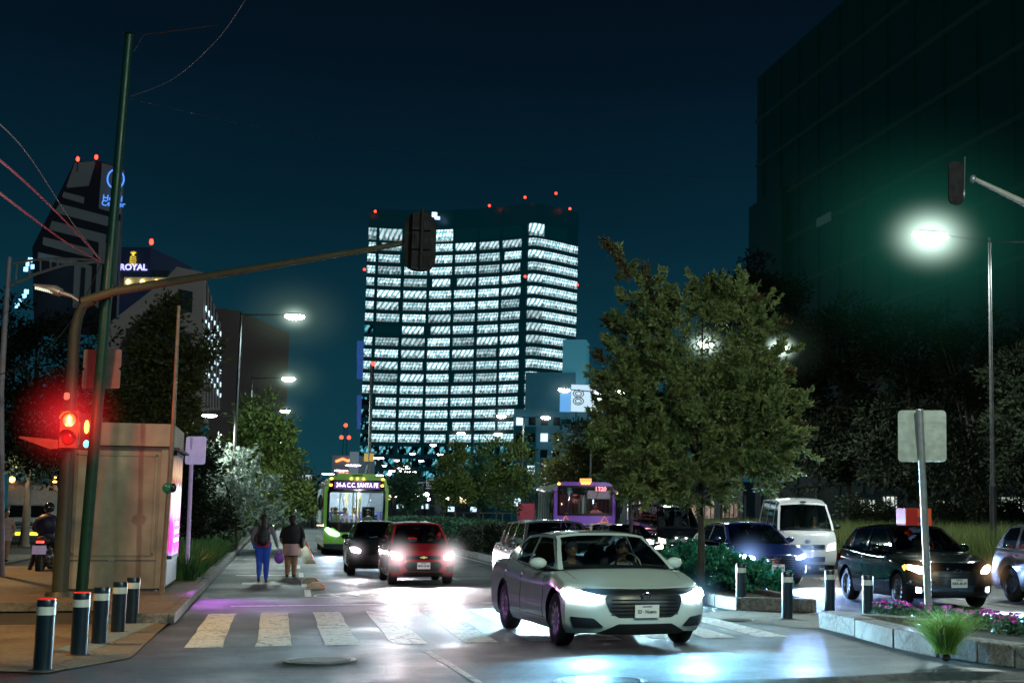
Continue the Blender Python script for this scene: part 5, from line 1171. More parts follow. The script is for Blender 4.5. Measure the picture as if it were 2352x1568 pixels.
# poster on the road side
PM=bpy.data.materials.new('poster_art');PM.use_nodes=True;N,Lk=nodes(PM);b=N['Principled BSDF'];tc=N.new('ShaderNodeTexCoord');sp=N.new('ShaderNodeSeparateXYZ');Lk.new(tc.outputs['Generated'],sp.inputs[0])
rp=N.new('ShaderNodeValToRGB');cr=rp.color_ramp;cr.elements[0].position=0;cr.elements[0].color=(.05,.5,.9,1);cr.elements[1].position=1;cr.elements[1].color=(.05,.04,.06,1)
for p_,c_ in [(.03,(.9,.05,.6,1)),(.33,(.95,.10,.70,1)),(.42,(1,.62,.95,1)),(.66,(1,.9,.95,1)),(.72,(.25,.05,.04,1)),(.8,(.6,.35,.2,1))]: e=cr.elements.new(p_);e.color=c_
nz=N.new('ShaderNodeTexNoise');nz.inputs['Scale'].default_value=5;nz.inputs['Detail'].default_value=4;mp=N.new('ShaderNodeMapping');mp.inputs['Scale'].default_value=(1,3,1);Lk.new(tc.outputs['Generated'],mp.inputs[0]);Lk.new(mp.outputs[0],nz.inputs[0])
ma=N.new('ShaderNodeMath');ma.operation='MULTIPLY_ADD';ma.inputs[1].default_value=.34;Lk.new(nz.outputs[0],ma.inputs[0]);mb=N.new('ShaderNodeMath');mb.operation='SUBTRACT';mb.inputs[1].default_value=.17;Lk.new(sp.outputs[2],mb.inputs[0]);Lk.new(mb.outputs[0],ma.inputs[2])
Lk.new(ma.outputs[0],rp.inputs[0]);Lk.new(rp.outputs[0],b.inputs['Base Color']);Lk.new(rp.outputs[0],b.inputs['Emission Color']);b.inputs['Emission Strength'].default_value=1.3
MB().box((.06,kd/2+.1,1.95-.25),(.06,kd*.62,2.05)).build('poster',PM,t)
for (a,b_,c_,d_) in [(kd/2+.1,.67-.03,kd*.66,.07),(kd/2+.1,2.75,kd*.66,.07)]: MB().box((.05,a,b_),(.10,c_,d_)).build('poster_frame',PDARK,t)
for k in range(3): MB().box((.095,kd/2+.1,.98+k*.17),(.008,kd*(.42-.06*k),.07)).build('poster_lettering',emis('poster_white',(1,.8,1),3),t)
MB().box((.02,kd/2,.35),(.06,kd*.9,.5)).build('side_skirt',mat('skirt_pale',(.5,.55,.6),.4),t)
MB().box((.08,kd/2,zz+.0),(.2,kd,.04)).build('awning',PDARK,t)
# thin pole with the green push-button ball
D3=Dg(371,1366,.15);t=thing('thin_pole','thin orange-lit pole at the kiosk corner with a green ball fitting','pole',G(371,1366,.15));o1=t.location.copy()
a=V(398,975,D3)-o1;b_=V(411,702,D3)-o1;MB().tube([(0,0,0),a,b_],[.045,.04,.03],10).build('pole',mat('pole_tan',(.30,.22,.16),.45,metal=.4),t,50)
p=V(386,1120,D3)-o1;q=MB().ell(p+Vector((.0,-.06,0)),(.10,.07,.105),14);q.build('green_ball',mat('ball_green',(.01,.22,.12),.25,coat=.5),t,60);MB().ell(p+Vector((.09,-.08,0)),(.07,.05,.09),12).build('button_cap',BLK,t,60)
# left sign, lilac light painted into panel and post as glow
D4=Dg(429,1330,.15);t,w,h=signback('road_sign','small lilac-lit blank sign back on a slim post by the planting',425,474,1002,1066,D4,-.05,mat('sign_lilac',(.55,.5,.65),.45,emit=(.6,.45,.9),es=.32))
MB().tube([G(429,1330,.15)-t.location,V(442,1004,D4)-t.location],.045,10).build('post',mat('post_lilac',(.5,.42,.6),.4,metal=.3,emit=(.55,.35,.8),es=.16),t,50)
for o_ in kids(t):
    if o_.name.startswith('post'): o_.matrix_parent_inverse=Matrix.Rotation(t.rotation_euler.z,4,'Z').inverted()
# right sign back
D5=Dg(2134,1427,.2);t,w,h=signback('road_sign','large blank grey sign back on a leaning post in the flower island',2063,2173,942,1060,D5,.08,mat('sign_back_pale',(.36,.38,.36),.42,metal=.35,bump=.1,bscale=12))
q=MB().tube([G(2134,1427,.2)-t.location,V(2112,940,D5)-t.location],.055,12);po=q.build('post',STEEL,t,50);po.matrix_parent_inverse=Matrix.Rotation(t.rotation_euler.z,4,'Z').inverted()
# mast arm at the top right with dark signal
t=thing('overhead_signal','dark hanging signal on the pale mast arm at the right edge','traffic signal',V(2215,410,24));o1=t.location.copy();L=lambda x,y:V(x,y,24)-o1
MB().tube([L(2236,410),L(2352,466),L(2600,585)],[.035,.06,.08],10).build('mast_arm',mat('arm_pale',(.35,.33,.3),.5),t,50);MB().ell(L(2235,411),(.06,.06,.07),12).build('end_cap',STEEL,t,60)
q=MB().prism(rpoly([(L(2192,0).x,L(0,452).z),(L(2230,0).x,L(0,452).z),(L(2230,0).x,L(0,350).z),(L(2192,0).x,L(0,350).z)],.12,6),-.02,.02);q.v=[(x,z,y) for x,y,z in q.v];q.build('backplate',mat('backplate_dark',(.006,.004,.005),.8),t)
MB().tube([L(2216,360),L(2215,440)],.012,6).build('bracket',PDARK,t);MB().ell(L(2214,445),(.03,.03,.09),8).build('lower_fitting',STEEL,t,60)
MB().tube([L(2600,585),L(2600,585)+Vector((0,0,-6.5))],[.1,.13],10).build('pole',PDARK,t,50)
# far mast with yellow box, gantries
Dm=90;t=thing('camera_mast','tall thin mast with a yellow box and red tip light','pole',tuple(V(841,1173,Dm).xy)+(0,));o1=t.location.copy();L=lambda x,y:V(x,y,Dm)-o1
MB().tube([(0,0,0),L(843,1085),L(848,1060),L(853,835)],[.17,.15,.10,.08],10).build('pole',STEEL,t,50);MB().ell(L(857,835),(.14,.14,.14),10).build('tip_light',emis('aviation_red',(1,.04,.02),6),t,60)
for s in(0,1): MB().box(L(841.5+s*12,1050),(.26,.2,.5)).build('yellow_box',mat('yellow_box',(.75,.45,.08),.5,emit=(1,.6,.15),es=.4),t)
MB().ell(L(846,1096),(.20,.2,.3),10).build('collar',STEEL,t,60)
def gantry(label,x0,x1,y,D,hh=1.0,xp=None):
    t=thing('sign_gantry',label,'gantry',tuple(V(xp,1173,D).xy)+(0,));o1=t.location.copy();L=lambda x,y:V(x,y,D)-o1
    hb=hh*F/D;q=MB();m_=mat('gantry_steel',(.5,.5,.55),.4,emit=(.6,.7,.8),es=.25)
    q.bar(L(x0,y),L(x1,y),.15,.15).bar(L(x0,y+hb),L(x1,y+hb),.15,.15)
    for k in range(7):
        x=x0+(x1-x0)*k/6;q.bar(L(x,y),L(x,y+hb),.1,.1)
    q.build('truss',m_,t);MB().tube([(0,0,0),L(xp,y)],.16,8).build('pole',PDARK,t,40)
gantry('thin sign gantry right of the green bus, lower one',949,1020,1108,230,.9,975);gantry('thin sign gantry behind the young median trees, upper one',980,1180,1101,200,.9,1110);gantry('sign gantry above the left trees beside the green bus',683,722,1092,150,1.0,720)
# overhead cables
def cable(label,pts,r,m,nm='cable',n=10): 
    P=smooth_curve([V(*p) for p in pts],n);tag(MB().tube(P,r,5).build(nm,m),label,'cable')
CAB=mat('cable_black',(.03,.03,.035),.6);CABR=mat('cable_red_lit',(.25,.05,.07),.5,emit=(1,.05,.09),es=.07);CABP=mat('cable_grey_lit',(.3,.28,.28),.5,emit=(.7,.5,.5),es=.03)
cable('red-lit cable from the top left, upper of the pair',[(-120,270,12),(70,430,18),(185,545,27),(232,600,33)],.014,CABR)
cable('red-lit cable from the left, lower of the pair',[(-120,350,12),(60,490,18),(160,562,27),(232,602,33)],.014,CABR)
cable('thin grey cable left of the striped tower, topmost',[(-60,235,14),(60,350,20),(165,510,27),(232,597,33)],.008,CABP)
cable('slack cable bundle hanging below the ladder arm',[(232,605,33),(175,720,33),(90,820,33),(0,860,33)],.012,CAB)
cable('long faint wire from the leaning pole towards the dark building',[(300,228,30),(700,310,50),(1200,385,80),(1735,410,120),(2230,400,60)],.006,CAB)
cable('wire curving from the top edge down to the leaning pole',[(570,-10,24),(500,90,26),(400,180,28),(300,222,30)],.006,CABP)
# ---------------------------------------------------------------- trees and plants
LO=leafmat('leaf_olive',(.035,.05,.015),(.14,.15,.05),.25);LD=leafmat('leaf_dark',(.008,.014,.007),(.022,.034,.014),.12,.8);LG=leafmat('leaf_green',(.03,.065,.015),(.16,.21,.05),.35);LT=leafmat('leaf_teal',(.02,.07,.04),(.07,.17,.10),.25);LP=leafmat('leaf_pale_needles',(.05,.09,.06),(.34,.42,.38),.15);LBR=leafmat('leaf_browned',(.06,.05,.02),(.17,.14,.06),.3)
LOB=leafmat('leaf_olive_bright',(.055,.10,.03),(.36,.40,.15),.3);b=G(1607,1352,.16);Dt=Dg(1607,1352,.16);k=Dt/F
cy=lambda y:V(1607,y,Dt).z
# big centre tree: blobs from the outline
BL=[]
for (x,y,rx,ry) in [(1600,1010,190,130),(1500,960,110,120),(1720,970,105,110),(1590,870,190,110),(1480,880,95,90),(1720,860,95,100),(1560,760,120,90),(1660,740,95,80),(1450,810,75,80),(1480,680,48,70),(1440,620,26,42),(1680,690,50,45),(1462,1040,60,70),(1770,1000,60,70),(1600,1090,180,65),(1730,1080,80,60),(1490,1110,60,40)]:
    c=V(x,y,Dt)-b;BL.append(((c.x,c.y+random.uniform(-.5,.5),c.z),(rx*k,min(rx*k,1.5),ry*k)))
t=tree('big_tree','big feathery tree rising from the clipped bush on the median','_',) if False else tree('broad_tree','big feathery tree rising from the clipped bush on the median tip',b,7.2,cy(1160)-.1,BL,1250,95,.20,.12,LOB,3,.10,twig=1,limbs=16,aspect=.38,shell=.35,gaps=[(ray(1626,786),.015,.028),(ray(1518,888),.004,.006)])
# wispy tips
rng=np.random.default_rng(5);P=[];Dd=[]
for (pts) in [[(1445,640),(1425,600),(1410,575),(1388,556)],[(1500,700),(1490,650),(1478,612)],[(1660,700),(1645,665),(1622,640)],[(1700,720),(1725,700),(1750,688)],[(1560,720),(1540,690)],[(1620,700),(1600,680)],[(1780,760),(1800,740)],[(1390,830),(1370,812)],[(1400,900),(1380,870)],[(1830,960),(1842,985)],[(1800,860),(1815,850)],[(1420,740),(1395,735)]]:
    sm_=[V(x,y,Dt)-b for x,y in pts]
    for a_,c_ in zip(sm_,sm_[1:]):
        n=170;tt=rng.uniform(0,1,n)[:,None];a1=np.array(a_);c1=np.array(c_);P.append(a1+(c1-a1)*tt+rng.normal(0,.055,(n,3)));dd=(c1-a1)/np.linalg.norm(c1-a1);Dd.append(np.tile(dd,(n,1)))
leaf_mesh('upper_sprays',np.concatenate(P),np.concatenate(Dd),.12,LBR,rng,t,.38)
# leafy (rounder) tree left-behind it: green maple-ish behind
def blobs(base,D,L): 
    out=[]
    for (x,y,rx,ry) in L:
        c=V(x,y,D)-Vector(base);out.append(((c.x,c.y,c.z),(rx*D/F,min(rx*D/F,2.2),ry*D/F)))
    return out
def ptree(label,bx,by,D,bl,ncl,per,cs,leaf,m,seed,z=.15,th=None,group=None,**kw):
    p=V(bx,1173,D);p.z=z;B=blobs(p,D,bl);top=max(c[2]+r[2] for c,r in B);lo=min(c[2]-r[2]*.8 for c,r in B);return tree(kw.pop('name','street_tree'),label,p,top,max(.6,th or lo),B,ncl,per,cs,leaf,m,seed,group=group,**kw)
ptree('green leafy tree behind the left edge of the big tree',1448,1275,50,[(1430,1000,60,65),(1418,1050,38,50),(1470,1090,50,50),(1480,1030,50,70),(1450,1125,40,25),(1378,1000,28,40)],150,60,.32,.17,LG,4,tr=.09,limbs=8)
for (lab,bx,D,bl,s,lf) in [('young thin tree on the far median, leftmost of the three',940,110,[(930,1110,28,40),(935,1140,34,30)],21,LT),
  ('young tree on the median, left of the centre pair',1045,75,[(1040,1080,28,55),(1050,1040,12,30),(1030,1130,36,38),(1062,1120,28,40)],22,LG),
  ('young tree on the median just left of the purple bus',1140,68,[(1150,1080,40,55),(1130,1050,20,50),(1185,1070,36,62),(1190,1030,22,30),(1165,1130,52,42),(1215,1110,26,46)],23,LG),
  ('slim young tree between the two median saplings',1100,90,[(1098,1090,20,60),(1110,1130,24,35)],24,LT)]:
    ptree(lab,bx,1250,D,bl,110,45,.30*D/70,.17*D/70,lf,s,tr=.07,limbs=6,group=None)
# left side: plane tree, pale conifer, dark trees
ptree('green plane tree over the left pavement beside the lamp pole',590,1250,66,[(590,960,42,50),(600,1000,60,50),(570,1050,70,50),(630,1060,60,60),(650,1120,60,50),(560,1120,80,50),(690,1160,40,25),(600,1180,90,25),(640,990,30,40)],260,60,.42,.22,LG,31,tr=.12,limbs=12)
ptree('pale needle-leaved conifer lit white at the left kerb',545,1262,58,[(520,1060,50,30),(490,1080,45,45),(540,1110,80,35),(580,1150,85,32),(500,1140,60,35),(540,1190,100,28),(640,1190,50,20),(480,1180,45,35)],260,70,.30,.15,LP,32,tr=.10,twig=1,limbs=10,aspect=.3)
ptree('tall dark tree behind the kiosk with bare twigs at top',380,1260,46,[(380,720,34,38),(365,790,55,60),(400,860,70,60),(330,880,55,80),(415,900,35,45),(460,840,25,45),(360,950,90,45),(475,790,16,40),(412,985,45,45),(350,740,22,30)],210,55,.40,.19,LO,33,tr=.13,limbs=14)
ptree('dark street tree filling the gap behind the lilac sign',450,1250,52,[(440,1080,60,60),(430,1150,60,50),(470,1190,60,40),(400,1010,50,60)],130,60,.42,.2,LD,34,tr=.1)
ptree('dark tree at the far left behind the box truck',60,1230,60,[(70,860,110,110),(20,980,90,90),(110,1000,110,80),(60,1060,120,40),(180,820,60,100),(20,760,60,80)],260,60,.5,.24,LD,35,tr=.2,limbs=12)
ptree('dark leafy tree behind the red signal',230,1230,64,[(250,900,70,90),(200,1000,80,80),(290,980,60,90),(230,1070,100,60)],170,60,.5,.24,LD,36,tr=.16)
ptree('small dark tree before the end of the left avenue',705,1220,150,[(700,1110,25,35),(690,1140,30,30)],50,40,.8,.42,LD,37,tr=.15)
# trees behind, centre and right
ptree('dim rounded tree beside the low grey building',1350,1220,120,[(1350,1010,60,50),(1330,1070,70,50),(1380,1050,60,70),(1300,1100,60,40),(1290,1080,30,25)],170,55,.75,.36,LO,41,tr=.2)
for i,(lab,bx,D,bl) in enumerate([('dark tall tree left of the glass office block',1700,95,[(1690,820,80,150),(1665,700,32,60),(1700,960,110,110)]),
  ('dark pointed tree against the corner of the glass block',1790,88,[(1740,640,38,60),(1780,720,75,80),(1820,830,100,100),(1800,960,110,100)]),
  ('broad dark tree behind the white van',1950,80,[(1930,780,110,100),(1900,900,120,110),(1960,1010,130,100),(1860,1060,100,80)]),
  ('broad dark tree behind the grey sign back',2110,74,[(2080,800,110,100),(2120,930,130,120),(2060,1050,120,90),(2180,1060,110,90)]),
  ('dark tree on the right, trunk beside the steel lamp pole',2240,66,[(2240,830,120,110),(2260,960,130,120),(2230,1080,120,70),(2330,880,90,120)]),
  ('dark leafy tree cut by the right edge of the view',2370,52,[(2350,860,70,70),(2380,980,100,120),(2340,1060,70,70)])]):
    ptree(lab,bx,1240,D,bl,230,60,.6*D/75,.30*D/75,LD,50+i,tr=.22,limbs=12,z=.1)
for i,(lab,bx,D,bl) in enumerate([('low dark shrub behind the grass left of the grey sign back',2000,68,[(1985,1175,50,22),(2030,1180,40,18),(1950,1165,24,26)]),('low dark shrub behind the grass right of the sign post',2180,66,[(2170,1172,45,22),(2215,1180,30,16)]),('pale-edged shrub at the foot of the right steel lamp pole',2300,60,[(2255,1165,28,26),(2310,1180,36,16),(2345,1160,20,26)])]):
    ptree(lab,bx,1240,D,bl,60,40,.4,.2,LD,58+i,tr=.05,limbs=5,z=.1,th=.4,name='shrub',cat='shrub')
# clipped bush on the median tip
t=thing('clipped_bush','low teal-lit clipped bush around the big tree trunk','shrub',G(1672,1352,.16));rng=np.random.default_rng(61)
Bb=[]
for (x,y,hz_) in [(1580,1342,.38),(1640,1346,.36),(1700,1352,.27),(1748,1358,.19)]:
    c=G(x,y,.16)-t.location
    for j in range(3): Bb.append(((c.x+.25*j*.3,c.y+.45*j,hz_),(.50,.42,hz_)))
P,Dd,K=crown_points(Bb,620,60,.10,rng,1,.7);P[:,2]=np.abs(P[:,2]);leaf_mesh('foliage',P,Dd,.10,leafmat('leaf_succulent',(.02,.12,.08),(.08,.42,.26),.2,.35),rng,t,.42)
for i in range(10): MB().tube([(Bb[i%12][0][0],Bb[i%12][0][1],0),(Bb[i%12][0][0]+random.uniform(-.2,.2),Bb[i%12][0][1],.4)],[.02,.01],5).build('stem',BARK,t)
# median hedge
for (lab,x0,x1,y0,y1,h,sd) in [('dense dark hedge along the median kerb behind the red hatchback',7.7,9.9,45,64,1.0,71),('hedge continuing along the far median',7.7,10.0,66,110,1.15,72)]:
    t=thing('hedge',lab,'hedge',((x0+x1)/2,(y0+y1)/2,.16));rng=np.random.default_rng(sd);n=26000
    P=rng.uniform(-1,1,(n,3));ax=rng.integers(0,3,n);P[np.arange(n),ax]=np.sign(P[np.arange(n),ax])*rng.uniform(.8,1.05,n);P[:,2]=np.abs(P[:,2])
    P*=np.array([(x1-x0)/2,(y1-y0)/2,h]);P+=np.sin(P[:,[1,0,1]]*2.3)*.06;leaf_mesh('foliage',P,P/np.linalg.norm(P,axis=1)[:,None],.12 if y0<60 else .2,LD if sd!=72 else LT,rng,t,.5)
    for i in range(8): MB().tube([(0,-(y1-y0)/2+i*(y1-y0)/10,0),(0.1,-(y1-y0)/2+i*(y1-y0)/10,h*.7)],[.03,.015],5).build('stem',BARK,t)
# tall grass verge
rng=np.random.default_rng(81);GR=leafmat('tall_grass',(.05,.08,.02),(.20,.24,.08),.35)
n=52000;Y=25+rng.uniform(0,1,n)**1.4*55;X=18.5+rng.uniform(0,1,n)**1.2*9;P=np.stack([X,Y,np.full(n,.1)],1)
o=blade_patch('tall_grass',P,1.25,.022,GR,rng,bend=.22);tag(o,'tall uncut grass along the right verge',kind='stuff')
n=14000;P=np.stack([rng.uniform(-3.5,-1.75,n),35+rng.uniform(0,1,n)**1.3*40,np.full(n,.14)],1);o=blade_patch('ground_cover',P,.55,.05,leafmat('strap_leaves',(.02,.07,.02),(.10,.22,.07),.3,.35),rng,bend=.45);tag(o,'strappy green ground cover along the left kerb',kind='stuff')
n=9000;P=np.stack([rng.uniform(7.9,9.6,n),32+rng.uniform(0,1,n)*13,np.full(n,.16)],1);o=blade_patch('median_grass',P,.35,.03,GR,rng,bend=.4);tag(o,'low grass and weeds inside the median kerb',kind='stuff')
# white flower heads by the left planting
# grass tuft
t=thing('grass_tuft','bright green tuft of fine grass spilling over the island kerb','grass clump',G(2172,1524,.02)+Vector((.1,.2,.1)));n=1500;a=rng.uniform(0,2*PI,n);r_=np.abs(rng.normal(0,.05,n));P=np.stack([np.cos(a)*r_,np.sin(a)*r_,np.zeros(n)],1)
blade_patch('blades',P,.50,.0065,leafmat('tuft_green',(.10,.22,.03),(.38,.55,.14),.4,.4),rng,t,bend=.75)
q=MB().ell((0,0,-.04),(.06,.06,.05),10);q.build('root_clump',mat('soil_clump',(.03,.02,.012),.9),t,60)
# flower bed
PINK=leafmat('petal_magenta',(.45,.03,.22),(.75,.12,.45),.4,.5);t=None
fl=[(2020,1418),(2045,1425),(2075,1428),(2105,1432),(2150,1436),(2180,1440),(2215,1446),(2250,1450),(2290,1452),(2320,1455),(2350,1458),(2062,1418),(2235,1440),(2330,1446),(2270,1470),(2300,1474),(2190,1430)]
proto=[]
for v_ in range(3):
    t=thing('flowering_plant','low leafy plant with small magenta flowers in the kerbside bed','flower',(0,0,0),0,'magenta flowering plants in the near island');rg=np.random.default_rng(90+v_)
    P,Dd,K=crown_points([((0,0,.07),(.17,.17,.10))],18,16,.05,rg,0,.3);P[:,2]=np.abs(P[:,2]);leaf_mesh('foliage',P,Dd,.055,LT,rg,t,.6)
    for f in range(7):
        c=np.array([rg.uniform(-.16,.16),rg.uniform(-.16,.16),rg.uniform(.12,.24)]);a=np.linspace(0,2*PI,6)[:5];Pp=np.tile(c,(10,1));aa=np.concatenate([a,a+.6]);Dp=np.stack([np.cos(aa),np.sin(aa),np.full(10,.5)],1);leaf_mesh('blossom',Pp,Dp,.042,PINK,rg,t,.9,jit=.15)
    proto.append(t)
for i,(x,y) in enumerate(fl):
    p=G(x,1406+(x-2000)*.115+random.uniform(0,12),.22);a=proto[i%3]
    if i<3: a.location=p
    else: dup(a,p,random.uniform(0,6))
# ---------------------------------------------------------------- vehicles in place
WHT=paint('white_pearl',(.62,.71,.69),rough=.13);REDP=paint('red_paint',(.50,.025,.035),rough=.15);BKP=paint('black_paint',(.006,.007,.010),rough=.08);BLP=paint('blue_paint',(.008,.022,.13),rough=.16);SLV=paint('silver_paint',(.22,.22,.24),.5,.25);GRYP=paint('grey_paint',(.14,.16,.17),.4,.22);VW=paint('van_white',(.55,.56,.60),rough=.3);DKG=paint('dark_grey_paint',(.035,.037,.042),.2,.2)
def bust(root,P,side,shirt,lean=0,cap=False,dx=0):
    return person_bust(root,(P['cab'][0]-.92+dx,side*.36,P['belt']-.33),shirt,lean=lean,cap=cap)
SED=dict(SEDAN,mirror_m=WHT)
f=(G(1285,1485)+G(1585,1480))/2
hd=-PI/2+.085;dv=Vector((math.cos(hd),math.sin(hd),0));fa=Vector((4.60,19.3,0))
r=car('sedan','white sedan turning in the foreground with bright blue-white headlights','car',SED,fa+dv*.95,hd,WHT,plate='S3 · Nuevo',hl=HL,scale=1.07)
bust(r,SED,1,CLW);bust(r,SED,-1,CLO,cap=True);headlights(SED,r,520,(.22,.66,1),120,-.10,hz=(.5,1.6))
r=car('hatchback','red hatchback with blazing headlights on the left carriageway','car',dict(BEAT),(3.45,35.4,0),-PI/2+.02,REDP,plate='MXS-23-66',hl=HLP,plate_m=PLTL)
bust(r,BEAT,1,CLO);headlights(BEAT,r,1000,(1,.90,.95),70,-.10,hz=(.7,6,(1,.93,.97)))
r=car('hatchback','dark grey hatchback half hidden behind the red one','car',dict(DARKH,mirror_m=BKP),(2.75,40.6,0),-PI/2,DKG,hl=HLP,persons=());headlights(DARKH,r,160,(1,.9,.95),60,-.08,hz=(.5,2.5))
r=car('crossover','silver crossover right behind the white sedan','car',dict(SUV,mirror_m=SLV),(5.75,28.6,0),-PI/2+.03,SLV,hl=HLW,scale=.98);bust(r,SUV,1,CLO);headlights(SUV,r,5200,(.45,.82,1),95,-.07)
r=car('hatchback','glossy black hatchback with orange-rimmed headlights behind the bollards','car',dict(MAZDA,mirror_m=BKP),G(2156,1401)+Vector((.42,0,0)),-PI/2-.02,BKP,plate='NKR-40-39',hl=HLW,scale=1.08)
bust(r,MAZDA,1,mat('shirt_red',(.3,.06,.05),.8));headlights(MAZDA,r,2600,(.35,.68,1),100,-.16,hz=(.5,2.2,(1,.6,.3)))
r=car('sedan','deep blue sedan with chrome grille behind the clipped bush','car',dict(ELAN,mirror_m=BLP),G(1786,1346),-PI/2+.03,BLP,plate='PDH-35-82',hl=HLB,plate_m=PLTL,scale=1.1)
bust(r,ELAN,1,CLO);headlights(ELAN,r,3200,(.3,.5,1),80,-.12,hz=(.8,3.5,(.3,.5,1)))
r=car('passenger_van','white high-roof passenger van behind the blue sedan','van',dict(VANP),G(1856,1318),-PI/2-.20,VW,plate='A 12',hl=emis('headlamp_pale_pink',(1,.75,.7),5),plate_m=PLTL,scale=1.06)
bust(r,VANP,1,CLO,dx=.15);headlights(VANP,r,60,(1,.8,.75),60,-.1)
r=car('sedan','dark sedan with red-lit cabin behind the big tree trunk','car',dict(SEDAN,mirror_m=BKP),(11.9,47.5,0),-PI/2+.03,BKP,hl=HLW);bust(r,SEDAN,1,mat('shirt_red',(.3,.06,.05),.8))
r=car('sedan','white-roofed sedan below the purple bus','car',dict(SEDAN,mirror_m=VW),(12.3,52.5,0),-PI/2+.03,VW,hl=HLW)
r=car('passenger_van','dark van under the right side of the big tree crown','van',dict(VANP,H=2.1),(14.6,52,0),-PI/2+.03,BKP,hl=emis('headlamp_pale_pink',(1,.75,.7),5))
r=car('sedan','silver roofed car just behind the blue sedan','car',dict(SEDAN,mirror_m=SLV),(13.1,63,0),-PI/2+.03,SLV,hl=HLW)
r=car('crossover','silver crossover cut off by the right edge of the view','car',dict(SUV,mirror_m=SLV),(15.95,23.9,0),-PI/2+.03,SLV,hl=HLW);headlights(SUV,r,1500,(.5,.75,1),90,-.16)
# cars queued far up the left carriageway
for i,(x,y,m_,lab) in enumerate([(.0,118,BKP,'dark car crossing far behind the two walking women'),(-.8,140,BKP,'dark parked car at the far left kerb'),(.6,160,DKG,'farthest dark car beside the green bus')]):
    r=car('sedan' if i!=1 else 'crossover',lab,'car',dict(SEDAN if i!=1 else SUV,mirror_m=BKP),(x,y,0),0 if i==0 else -PI/2,m_,hl=LENS if i else HLW)
# buses
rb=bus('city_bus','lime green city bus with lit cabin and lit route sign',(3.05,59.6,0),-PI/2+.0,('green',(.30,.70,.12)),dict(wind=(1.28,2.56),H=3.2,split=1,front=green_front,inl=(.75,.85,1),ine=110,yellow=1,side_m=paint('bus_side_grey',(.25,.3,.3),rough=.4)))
person_bust(rb,(-1.15,.55,1.15),CLW);headlights(dict(hlpos=(.95,.95)),rb,420,(.6,.75,1),70,-.12)
for xx,yy in [(-1.5,-.75),(-2.3,-.35),(-3.2,.1),(-2.5,.8),(-3.6,-.8)]: person_bust(rb,(xx,yy,1.25),[CLW,CLO,mat('shirt_lilac',(.4,.35,.5),.8)][int(abs(xx*10))%3],arms=False)
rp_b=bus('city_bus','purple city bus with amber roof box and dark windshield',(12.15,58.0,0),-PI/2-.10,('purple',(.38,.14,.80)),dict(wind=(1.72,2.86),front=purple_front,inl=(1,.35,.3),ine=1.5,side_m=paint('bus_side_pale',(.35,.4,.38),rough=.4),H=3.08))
person_bust(rp_b,(-1.15,.55,1.52),mat('shirt_red_lit',(.5,.25,.25),.8,emit=(1,.3,.3),es=.08))
light('driver_lamp','POINT',(-1.0,.6,2.5),14,(1,.3,.3),rp_b,.1)
# box truck on the left street
t=thing('box_truck','white box truck with amber roof lights parked on the far left street','truck',tuple(G(58,1248).xy)+(0,),-PI/2-.02);dtr=G(58,1248).length
TW=mat('truck_white',(.5,.5,.48),.5);q=MB().box((-3.6,0,1.95),(4.8,2.35,2.2));q.build('cargo_box',TW,t)
MB().box((-1.18,0,3.02),(.05,2.3,.12)).build('box_trim',mat('trim_brown',(.15,.07,.04),.5),t)
q=MB()
def tf(u,w,v): return (.0,0,0)
q.grid(lambda y,s:(interp(s,[(0,.35),(.5,.42),(1.0,.30),(1.25,.1),(2.1,-.55)])-.12*abs(y/1.0)**3,y,.35+s*.75),linsp(-1.0,1.0,13),[0,.5,1.0,1.25,2.1]);q.build('cab_front',TW,t,40)
for s in(-1,1): MB().add([(.3,s*1.0,.35),(.3,s*1.0,1.1),(-.6,s*.95,1.95),(-1.2,s*.95,1.95),(-1.2,s*1.0,.35)],[(0,1,2,3,4)]).build('cab_side',TW,t)
MB().box((-.9,0,1.95),(.75,1.9,.05)).build('cab_roof',TW,t)
q=MB();q.grid(lambda y,s:(interp(s,[(1.28,.12),(2.05,-.50)])-.12*abs(y/1.0)**3+.01,y,.35+s*.75),linsp(-.88,.88,9),[1.28,2.05]);q.build('windshield',mat('dark_screen',(.01,.012,.015),.1,coat=1),t,40)
for z,h in [(1.02,.10),(.80,.10)]: MB().box((.38,0,z),(.06,1.5,h)).build('grille_bar',CHR,t)
MB().box((.34,0,.9),(.05,1.6,.36)).build('grille',BLK,t)
for s in(-1,1): MB().box((.33,s*.83,.98),(.06,.28,.2)).build('headlight',LENS,t);MB().ell((-1.1,s*1.0,3.2),(.1,.13,.16),12).build('roof_lamp',emis('truck_amber',(1,.30,.04),22),t,60)
MB().box((.42,0,.52),(.12,1.9,.2)).build('bumper',TW,t);MB().box((.50,.25,.50),(.04,1.3,.14)).build('yellow_bumper_light',emis('bumper_yellow',(1,.8,.02),2.2),t)
for x in(-.35,-4.6):
    for s in(-1,1):
        w=MB().lathe([(0,-.1),(.2,-.1),(.2,.1),(0,.1)],(x,s*.9,.4),'Y',16).build('wheel',ALY,t);MB().lathe([(.2,-.12),(.38,-.12),(.4,-.08),(.4,.08),(.38,.12),(.2,.12)],(x,s*.9,.4),'Y',24).build('tyre',RUB,w,40)
